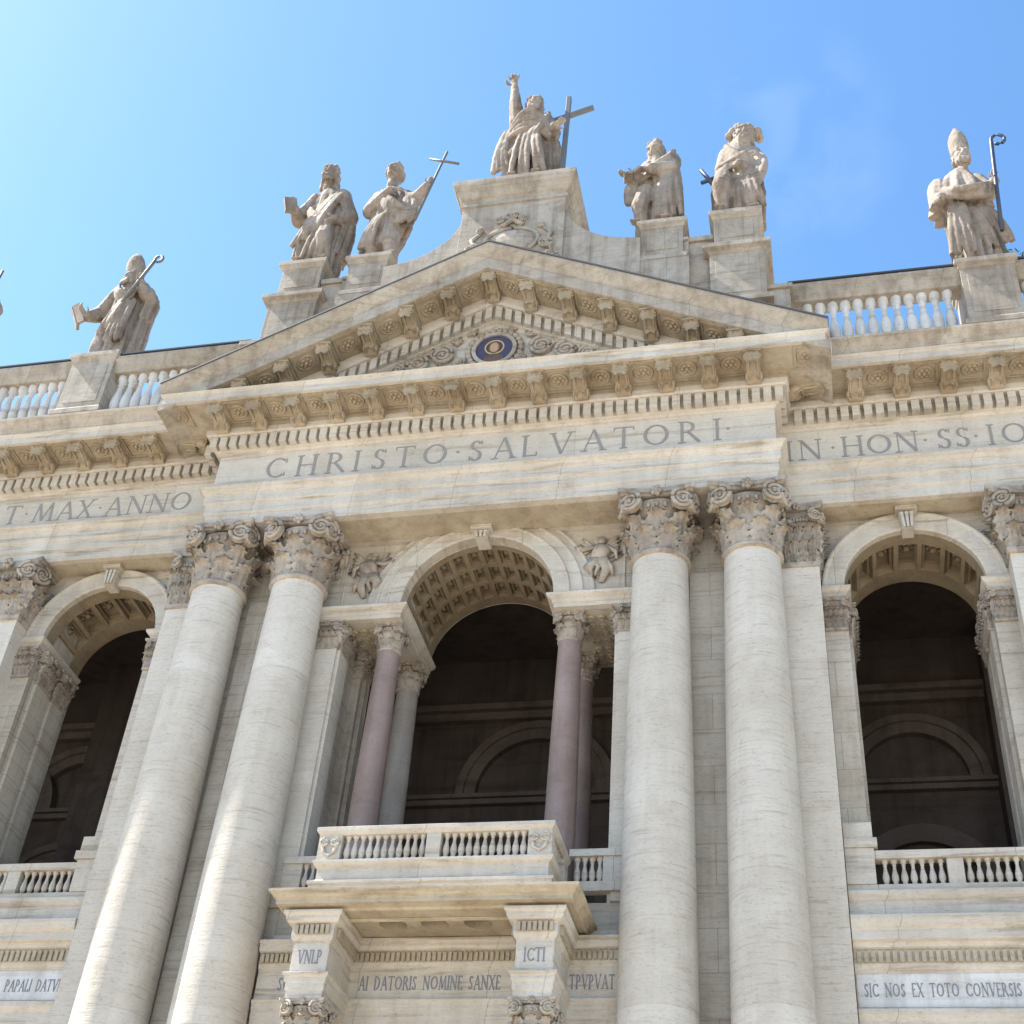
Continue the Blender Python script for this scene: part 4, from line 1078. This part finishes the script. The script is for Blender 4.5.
        b = link(name, m2, M[mat], None, s.o); b['label'] = label; b['category'] = 'statue'; b['group'] = 'statues along the roofline'
        return b
def rod(parent, name, pts, r, mat):
    mb = MB(); mb.tube(pts, r, 10); return part(name, mb, M[mat], parent)
def ped_slab(F, hx, hy, h=.22): F.m.box(-hx, hx, -hy, hy, -.02, h)
def feet(F, *ps):
    for x, y, dx, dy in ps:
        F.m.cap((x, y, .3), (x+dx, y+dy, .27), .2, .13)
        for k in range(5): F.m.cap((x+dx+(k-2)*.07, y+dy, .25), (x+dx*1.25+(k-2)*.08, y+dy*1.3-.1, .23), .06, .05)

# 1: mitred bishop with an open book and a crosier, far left
F = Fig(-16.65, 1.4, 40.0, .8); P = F.p
ped_slab(F, .85, .8)
F.robe([(0, .05, 0, 1.1, .72, .07), (.9, .05, 0, 1.1, .7, .08), (1.9, .0, 0, 1.05, .68, .07), (2.9, -.05, 0, .92, .62, .05), (3.7, -.1, 0, .85, .55, .04), (4.4, -.15, 0, .78, .48, .02), (4.8, -.2, 0, .45, .36, 0)], 9, 1)
F.robe([(.6, .75, .15, .55, .6, .1), (2., .8, .2, .5, .55, .1), (3.6, .75, .2, .5, .5, .08), (4.6, .5, .1, .42, .4, .03)], 7, 2)
F.limb([P(-17.4, 44.4, -.1), P(-17.85, 43.1, -.3), P(-18.0, 42.4, -.85)], [.42, .36, .24]); F.hand(P(-18.0, 42.4, -.85), (-.4, -.5, .4), (0, 0, 1), .7, .6)
F.limb([P(-16.1, 44.6, -.1), P(-15.55, 43.9, -.4), P(-15.8, 44.3, -.7)], [.42, .36, .24]); F.hand(P(-15.82, 44.3, -.72), (-.1, -.1, 1), (.6, -.6, 0), .65, 1.2)
F.robe([(2.7, 1.0, .1, .35, .4, .12), (3.9, 1.15, .05, .34, .36, .1), (4.6, .95, .0, .2, .25, .03)], 6, 4)
F.drape(P(-16.2, 44.4, -.45), P(-16.9, 41.7, -.62), (.2, 0, .12), 5, .12, (-.1, -.2, -.5), seed=2)
F.drape(P(-16.0, 43.3, -.6), P(-16.2, 40.9, -.72), (.28, 0, 0), 4, .12, (0, -.1, 0), seed=3)
F.drape(P(-17.3, 44.4, -.4), P(-16.5, 43.6, -.6), (0, 0, .2), 4, .09, (0, -.12, -.2), seed=4)
F.head(P(-16.88, 45.2, -.25), 1.05, -.25, -.1)
mc = P(-16.98, 45.65, -.1)
F.m.merge(MB().lathe([(.42, 0), (.47, .3), (.5, .6), (.42, .95), (.22, 1.25), (.04, 1.45)], n=16), Matrix.Translation(mc) @ Matrix.Rotation(-.12, 4, 'Y') @ Matrix.Diagonal((1, .8, 1, 1)))
S1 = F.finish('statue', 'mitred bishop statue holding out an open book, above the far left balustrade', seed=1)
b = MB()
for sg in (-1, 1):
    t = MB(); t.box(0, .3*sg, -.06, .06, 0, 1.25)
    b.merge(t, Matrix.Translation(P(-18.0, 41.9, -.95)) @ Matrix.Rotation(-.45, 4, 'Y') @ Matrix.Rotation(.5*sg-.6, 4, 'Z'))
part('book', b, M['statue'], S1)
cr = [P(-16.4, 43.0, -.9), P(-15.85, 44.6, -.9), P(-15.6, 45.5, -.85)]+[P(-15.43+.18*math.cos(a), 45.6+.2*math.sin(a), -.85) for a in np.linspace(PI, -.6*PI, 9)]
rod(S1, 'crosier', cr, [.07]*3+[.06]*9, 'bronze')

# 2: bearded saint with a book raised on his arm
F = Fig(-8.42, .95, 43.57); P = F.p
ped_slab(F, .85, .8)
F.robe([(0, 0, .05, 1.0, .7, .09), (1.0, -.05, .05, 1.08, .74, .1), (2.2, -.1, 0, 1.1, .74, .08), (3.4, -.05, 0, 1.0, .66, .06), (4.4, 0, 0, .95, .58, .04), (5.1, -.05, 0, .8, .46, .02), (5.6, -.15, 0, .4, .32, 0)], 10, 5)
F.limb([P(-9.15, 48.6, -.05), P(-9.75, 47.2, -.3), P(-9.75, 47.2, -.8)], [.42, .36, .23]); F.hand(P(-9.75, 47.2, -.8), (-.2, -.3, 1), (-.4, -.6, 0), .75, .7)
F.limb([P(-7.75, 48.5, -.1), P(-7.2, 47.1, -.15), P(-7.55, 46.3, -.75)], [.45, .4, .24]); F.hand(P(-7.55, 46.3, -.78), (-.2, -.4, -.8), (-1, 0, 0), .75, .5)
F.robe([(1.2, .85, .1, .4, .5, .14), (2.6, 1.0, .1, .42, .5, .1), (4.2, .95, .05, .42, .44, .05), (5.0, .7, 0, .3, .3, .02)], 6, 6)
F.drape(P(-7.9, 48.4, -.4), P(-8.9, 45.3, -.62), (.26, 0, .14), 6, .13, (-.15, -.22, -.5), seed=5)
F.drape(P(-9.2, 47.4, -.45), P(-7.7, 46.2, -.62), (.05, 0, .2), 5, .1, (.0, -.18, -.35), seed=6)
F.drape(P(-8.0, 46.2, -.72), P(-8.3, 43.9, -.7), (.34, 0, 0), 4, .13, (.1, -.16, 0), seed=7)
F.limb([P(-8.1, 46.3, -.3), P(-7.85, 45.0, -.85), P(-7.75, 43.9, -.5)], [.5, .42, .28])
F.head(P(-8.72, 50.2, -.2), 1.25, .2, -.05, 0, 'long'); feet(F, (-.4, -.5, -.1, -.35), (.6, -.45, .15, -.35))
S2 = F.finish('statue', 'bearded robed statue holding up a small book, left of the thin-cross statue', seed=2)
b = MB(); t = MB(); t.box(-.26, .26, -.12, .12, 0, .75); b.merge(t, Matrix.Translation(P(-9.62, 46.95, -.95)) @ Matrix.Rotation(.5, 4, 'Z') @ Matrix.Rotation(-.25, 4, 'Y'))
part('book', b, M['statue'], S2)

# 3: saint with a reed cross at arm's length
F = Fig(-5.72, .95, 43.46); P = F.p
ped_slab(F, .82, .8)
F.robe([(1.3, .0, .05, .62, .55, .1), (2.2, .1, .05, .85, .6, .1), (3.1, .25, 0, .98, .66, .07), (3.9, .15, 0, .95, .6, .05), (4.6, .1, 0, .92, .52, .04), (5.05, .05, 0, .72, .42, .02), (5.4, .03, 0, .32, .3, 0)], 9, 8)
F.robe([(.2, -.75, .35, .4, .35, .14), (1.4, -.7, .3, .45, .4, .14), (2.6, -.5, .2, .5, .45, .1), (3.8, -.4, .1, .45, .4, .05)], 6, 9)
F.limb([P(-5.35, 46.0, -.2), P(-5.15, 44.9, -.4), P(-4.95, 43.7, -.25)], [.5, .42, .28]); F.limb([P(-6.0, 46.0, -.2), P(-6.1, 44.9, -.3), P(-6.0, 43.7, .05)], [.45, .38, .25])
feet(F, (.75, -.3, .15, -.4), (-.3, -.1, -.1, -.4))
F.limb([P(-6.35, 48.2, -.05), P(-6.6, 47.1, -.35), P(-5.5, 47.75, -.75)], [.38, .33, .22]); F.hand(P(-5.5, 47.75, -.75), (1, 0, .25), (0, 1, 0), .7, .4)
F.limb([P(-4.95, 48.1, 0), P(-4.3, 47.6, -.3), P(-3.85, 48.05, -.55)], [.4, .31, .2]); F.hand(P(-3.85, 48.05, -.55), (.35, 0, 1), (.6, -.5, 0), .65, 1.2)
F.drape(P(-6.2, 48.1, -.4), P(-4.9, 46.4, -.58), (.12, 0, .2), 4, .13, (.1, -.2, -.35), seed=8)
F.drape(P(-4.75, 47.9, -.25), P(-4.75, 45.9, -.5), (.17, 0, .04), 4, .14, (.2, -.05, -.1), seed=9)
F.drape(P(-5.7, 46.4, -.6), P(-6.3, 44.6, -.45), (.22, 0, .05), 4, .11, (-.1, -.1, 0), seed=10)
F.head(P(-5.76, 49.75, -.2), 1.2, -.2, -.12, .05, 'curly', False)
S3 = F.finish('statue', 'statue with arm stretched out holding a tall thin cross, nearest left of the gable', seed=3)
a, b_ = P(-4.3, 45.9, -.55), P(-3.4, 50.2, -.6)
rod(S3, 'cross_staff', [a, b_], .055, 'bronze'); rod(S3, 'cross_bar', [P(-4.1, 49.85, -.6), P(-2.8, 49.25, -.6)], .055, 'bronze')

# 4: the central figure with raised arm and great cross
F = Fig(.12, .9, 47.2, .9); P = F.p
ped_slab(F, 1.3, .9, .3)
F.robe([(0, -.1, 0, 1.15, .75, .08), (.9, -.05, 0, 1.15, .75, .09), (2.0, .0, 0, 1.1, .72, .07), (3.1, .0, 0, 1.02, .68, .05), (4.1, -.05, 0, .98, .6, .04), (4.9, -.1, 0, .85, .5, .02), (5.5, -.12, 0, .42, .36, 0)], 9, 11)
F.robe([(.0, -.72, .3, .36, .4, .16), (1.5, -.78, .25, .4, .42, .14), (3.0, -.8, .2, .4, .4, .1), (4.3, -.7, .1, .4, .36, .05)], 6, 12)
F.robe([(.0, 1.05, .25, .38, .45, .16), (1.5, 1.05, .2, .42, .45, .14), (3.0, .95, .1, .42, .42, .1), (4.3, .65, 0, .4, .36, .05)], 6, 13)
F.limb([P(-.72, 52.4, 0), P(-.85, 53.55, -.25), P(-.98, 54.75, -.3)], [.42, .29, .19]); F.hand(P(-.98, 54.75, -.3), (-.1, -.05, 1), (0, -1, 0), .95, 1.3, .9, (0, 3))
F.limb([P(.65, 52.2, 0), P(1.15, 50.9, -.3), P(1.35, 50.5, -.85)], [.42, .36, .22]); F.hand(P(1.35, 50.5, -.85), (.7, -.4, .2), (0, .5, 1), .7, 1.1)
F.drape(P(-.85, 50.9, -.4), P(1.1, 50.5, -.5), (.0, 0, .24), 4, .13, (0, -.3, .6), seed=11)
F.drape(P(.7, 52.0, -.35), P(-.3, 49.6, -.6), (.2, 0, .18), 5, .12, (.1, -.22, -.3), seed=12)
F.drape(P(.2, 50.3, -.72), P(.3, 47.6, -.75), (.38, 0, 0), 5, .13, (0, -.15, 0), seed=14)
F.drape(P(-1.0, 51.4, -.3), P(-1.15, 48.6, -.4), (.2, 0, .1), 4, .13, (-.15, 0, 0), seed=15)
F.head(P(.1, 53.2, -.2), 1.2, .1, 0, 0, 'long'); feet(F, (-.45, -.55, -.05, -.35), (.5, -.55, .1, -.35))
S4 = F.finish('statue', 'highest statue on the gable crest, one arm raised beside a big leaning cross', seed=4)
def beam(parent, name, a, b2, w_, mat):
    a = Vector(a); b2 = Vector(b2); d = b2-a; q = Vector((0, 0, 1)).rotation_difference(d).to_matrix().to_4x4(); t = MB(); t.box(-w_, w_, -w_, w_, 0, d.length)
    mb = MB().merge(t, Matrix.Translation(a) @ q); return bevel(part(name, mb, M[mat], parent), .02)
beam(S4, 'cross_post', P(1.62, 47.3, -.5), P(1.58, 53.6, -.1), .1, 'bronze'); beam(S4, 'cross_beam', P(.62, 52.0, -.05), P(2.72, 52.35, -.3), .095, 'bronze')

# 5: saint bending over an open book, right of the gable
F = Fig(5.6, .95, 43.46, .9); P = F.p
ped_slab(F, .82, .8)
F.robe([(0, -.05, 0, .92, .7, .1), (.9, -.05, 0, .9, .7, .1), (2.0, .0, 0, .82, .66, .08), (3.2, .0, 0, .8, .6, .06), (4.2, -.05, 0, .82, .55, .04), (4.8, -.05, 0, .75, .46, .02), (5.2, -.15, 0, .36, .34, 0)], 8, 21)
F.robe([(.3, .45, .35, .38, .4, .1), (2., .5, .35, .36, .4, .1), (3.6, .5, .3, .34, .36, .08), (5.2, .42, .2, .28, .26, .05), (5.5, .4, .15, .2, .2, 0)], 6, 22)
F.limb([P(5.0, 47.9, -.1), P(4.75, 46.8, -.4), P(4.5, 46.5, -.9)], [.38, .32, .22]); F.hand(P(4.5, 46.5, -.9), (-.8, -.3, 0), (0, 0, 1), .7, .5)
F.limb([P(6.1, 48.2, -.1), P(6.05, 47.1, -.6), P(5.25, 46.7, -1.0)], [.38, .34, .23]); F.hand(P(5.25, 46.7, -1.0), (-1, -.2, -.1), (0, 0, -1), .7, .5)
F.drape(P(6.1, 48.2, -.4), P(5.0, 47.0, -.6), (.1, 0, .28), 4, .12, (0, -.2, -.4), seed=21)
F.drape(P(5.9, 46.8, -.55), P(5.9, 44.0, -.68), (.3, 0, 0), 5, .12, (0, -.12, 0), seed=22)
F.drape(P(4.6, 46.9, -.5), P(4.5, 45.3, -.5), (.2, 0, .1), 4, .15, (-.2, -.05, 0), seed=23)
F.limb([P(4.95, 45.8, -.5), P(4.75, 44.8, -.7), P(4.85, 43.9, -.5)], [.42, .36, .26])
F.head(P(5.36, 48.75, -.3), 1.1, -.45, .42, 0, 'curly'); feet(F, (-.75, -.45, -.2, -.35), (.3, -.5, 0, -.35))
S5 = F.finish('statue', 'statue with bowed head reading a book, on the single pedestal right of the gable crest', seed=5)
b = MB()
for sg in (-1, 1):
    t = MB(); t.box(0, .36*sg, -.3, .3, -.05, .05); b.merge(t, Matrix.Translation(P(4.6, 46.3, -1.05)) @ Matrix.Rotation(-.5, 4, 'Y') @ Matrix.Rotation(.3, 4, 'X') @ Matrix.Rotation(-.3*sg, 4, 'Y'))
part('book', b, M['statue'], S5)

# 6: heavy hooded saint leaning on a sword stump
F = Fig(8.45, .95, 43.57, .9); P = F.p
ped_slab(F, .85, .8)
F.robe([(0, .1, 0, 1.0, .72, .08), (1.0, .1, 0, 1.0, .74, .09), (2.2, .1, 0, 1.05, .74, .08), (3.4, .15, 0, .95, .68, .06), (4.3, .2, 0, .9, .6, .04), (4.9, .25, 0, .75, .5, .02), (5.3, .3, 0, .45, .38, 0)], 8, 31)
F.limb([P(8.15, 48.1, -.05), P(7.95, 46.8, -.4), P(8.9, 46.9, -.9)], [.4, .34, .24]); F.hand(P(8.9, 46.9, -.9), (1, -.1, .15), (0, 1, 0), .8, .5)
F.limb([P(9.3, 48.0, -.05), P(9.4, 46.7, -.4), P(8.7, 46.3, -.95)], [.4, .36, .25]); F.hand(P(8.7, 46.3, -.95), (-1, -.1, -.1), (0, 1, 0), .8, .6)
F.drape(P(8.1, 48.0, -.4), P(9.2, 46.3, -.6), (.08, 0, .24), 5, .13, (0, -.25, -.4), seed=31)
F.drape(P(9.2, 47.3, -.4), P(8.5, 44.6, -.7), (.26, 0, .15), 6, .14, (.2, -.2, -.2), seed=32)
F.limb([P(8.05, 46.3, -.4), P(7.9, 45.1, -.95), P(7.95, 43.9, -.65)], [.48, .4, .28])
F.drape(P(8.9, 45.7, -.7), P(9.1, 43.9, -.72), (.32, 0, 0), 4, .13, (0, -.15, 0), seed=33)
F.head(P(8.95, 49.05, -.3), 1.25, .1, .12, 0, 'long')
for k in range(26):
    a = random.uniform(-.1*PI, 1.1*PI); F.ell(P(8.95+.62*math.cos(a)*random.uniform(.8, 1.1), 49.35+.5*math.sin(a), random.uniform(-.2, .25)), (.2, .2, .18))
feet(F, (-.5, -.6, -.1, -.35), (.6, -.45, .15, -.35))
S6 = F.finish('statue', 'thick-haired heavily robed statue with crossed arms on the tall two-tier pedestal', seed=6)
b = MB(); b.tube([P(7.7, 45.7, -.55), P(7.2, 46.75, -.6)], [.1, .08], 8); b.tube([P(7.2, 45.95, -.6), P(7.75, 46.25, -.55)], [.08, .08], 8); part('sword_hilt', b, M['iron'], S6)

# 7: mitred bishop in a wide cape with a black iron crosier, right
F = Fig(16.85, 1.4, 40.0); P = F.p
ped_slab(F, .9, .85)
F.robe([(0, -.15, 0, .85, .7, .08), (1.0, -.15, 0, .85, .7, .09), (2.2, -.15, 0, .85, .66, .08), (3.4, -.15, 0, .9, .62, .06), (4.6, -.15, 0, .9, .56, .04), (5.4, -.15, 0, .75, .46, .02), (5.9, -.1, 0, .36, .34, 0)], 9, 41)
F.robe([(3.55, -.3, -.1, 1.28, .92, .05), (4.0, -.28, -.08, 1.2, .85, .05), (4.8, -.22, -.05, 1.05, .7, .04), (5.5, -.18, 0, .75, .5, .02), (5.95, -.1, 0, .36, .34, 0)], 10, 42)
F.robe([(.1, .75, .2, .6, .55, .1), (1.4, .6, .2, .5, .5, .1), (3., .5, .15, .45, .45, .08)], 6, 43)
F.limb([P(15.75, 45.0, -.1), P(15.6, 43.9, -.45), P(15.6, 43.5, -.9)], [.45, .38, .24]); F.hand(P(15.6, 43.5, -.9), (-.3, -.4, -.5), (0, 0, -1), .8, .5)
F.limb([P(17.4, 45.1, -.1), P(17.75, 44.2, -.4), P(17.95, 44.3, -.75)], [.42, .36, .22]); F.hand(P(17.95, 44.3, -.75), (.1, -.1, 1), (.3, -.6, 0), .7, 1.2)
F.drape(P(15.7, 43.9, -.8), P(17.7, 43.8, -.8), (0, 0, .2), 4, .13, (0, -.35, -.5), seed=41)
F.drape(P(16.2, 43.6, -.6), P(16.1, 40.6, -.68), (.3, 0, 0), 4, .13, (0, -.1, 0), seed=42)
F.drape(P(17.0, 43.2, -.55), P(17.7, 41.0, -.5), (.3, 0, .1), 4, .12, (.1, -.1, 0), seed=43)
F.head(P(16.95, 46.55, -.25), 1.1, .1, -.05)
F.m.merge(MB().lathe([(.44, 0), (.5, .35), (.52, .7), (.44, 1.1), (.24, 1.5), (.04, 1.8)], n=16), Matrix.Translation(P(16.96, 46.95, -.1)) @ Matrix.Diagonal((.88, .75, .95, 1)))
S7 = F.finish('statue', 'tall mitred bishop statue in a wide cape with a dark iron crosier, far right', seed=7)
rod(S7, 'crosier', [P(17.62, 41.4, -.9), P(17.8, 44.2, -.9), P(17.95, 46.3, -.95)]+[P(18.19+.24*math.cos(a), 46.45+.28*math.sin(a), -1.0) for a in np.linspace(PI, -.7*PI, 10)], [.075]*3+[.065]*10, 'iron')

# 8: statue at the left edge of the picture
F = Fig(-23.9, 1.4, 40.0); P = F.p
ped_slab(F, .85, .8)
F.robe([(0, .0, 0, 1.0, .72, .08), (1.2, .0, 0, 1.05, .7, .09), (2.6, 0, 0, 1.0, .66, .07), (4.2, 0, 0, .9, .58, .04), (5.0, 0, 0, .7, .44, .02), (5.4, 0, 0, .36, .34, 0)], 9, 51)
F.limb([P(-23.3, 44.9, -.05), P(-22.75, 44.3, -.25), P(-23.0, 45.1, -.6)], [.42, .36, .23]); F.hand(P(-23.0, 45.1, -.6), (.05, 0, 1), (.5, -.6, 0), .7, 1.1)
F.limb([P(-25.0, 44.9, -.05), P(-25.4, 43.7, -.3), P(-24.6, 43.6, -.8)], [.42, .36, .23]); F.hand(P(-24.6, 43.6, -.8), (1, -.2, 0), (0, 1, 0), .7, .5)
F.drape(P(-23.8, 44.8, -.45), P(-24.9, 42.0, -.7), (.35, 0, .2), 6, .12, (0, -.2, -.4), seed=51)
F.head(P(-24.3, 46.2, -.2), 1.15, 0, 0, 0, 'curly')
S8 = F.finish('statue', 'statue mostly cut off by the left picture edge, elbow and staff tip showing', seed=8)
rod(S8, 'staff', [P(-23.1, 42.0, -.85), P(-22.85, 46.1, -.85)], .06, 'bronze')

# weeds rooted at the foot of the right-hand bishop
mb = MB(); rr = random.Random(4)
for k in range(70):
    a = rr.uniform(0, 2*PI); r = rr.uniform(.0, .38); x, y, z = r*math.cos(a)*1.3, r*math.sin(a)*.6, rr.uniform(.0, .42)*(1.2-r)
    d = Vector((rr.uniform(-1, 1), rr.uniform(-1, 1), rr.uniform(.1, 1))).normalized(); e_ = d.cross(Vector((rr.uniform(-1, 1), rr.uniform(-1, 1), .2))).normalized()*.045
    p0 = Vector((x, y, z)); q = p0+d*rr.uniform(.12, .24)
    mb.add([p0, p0.lerp(q, .5)+e_, q, p0.lerp(q, .5)-e_], [(0, 1, 2, 3)])
M['weed'] = plain('weed_leaf', (.06, .085, .035), .7)
wd_ = part('weed', mb, M['weed'], None, (17.72, .75, 40.0)); wd_['label'] = 'small dark green weed growing on the far right pedestal beside the mitred bishop'; wd_['category'] = 'plant'
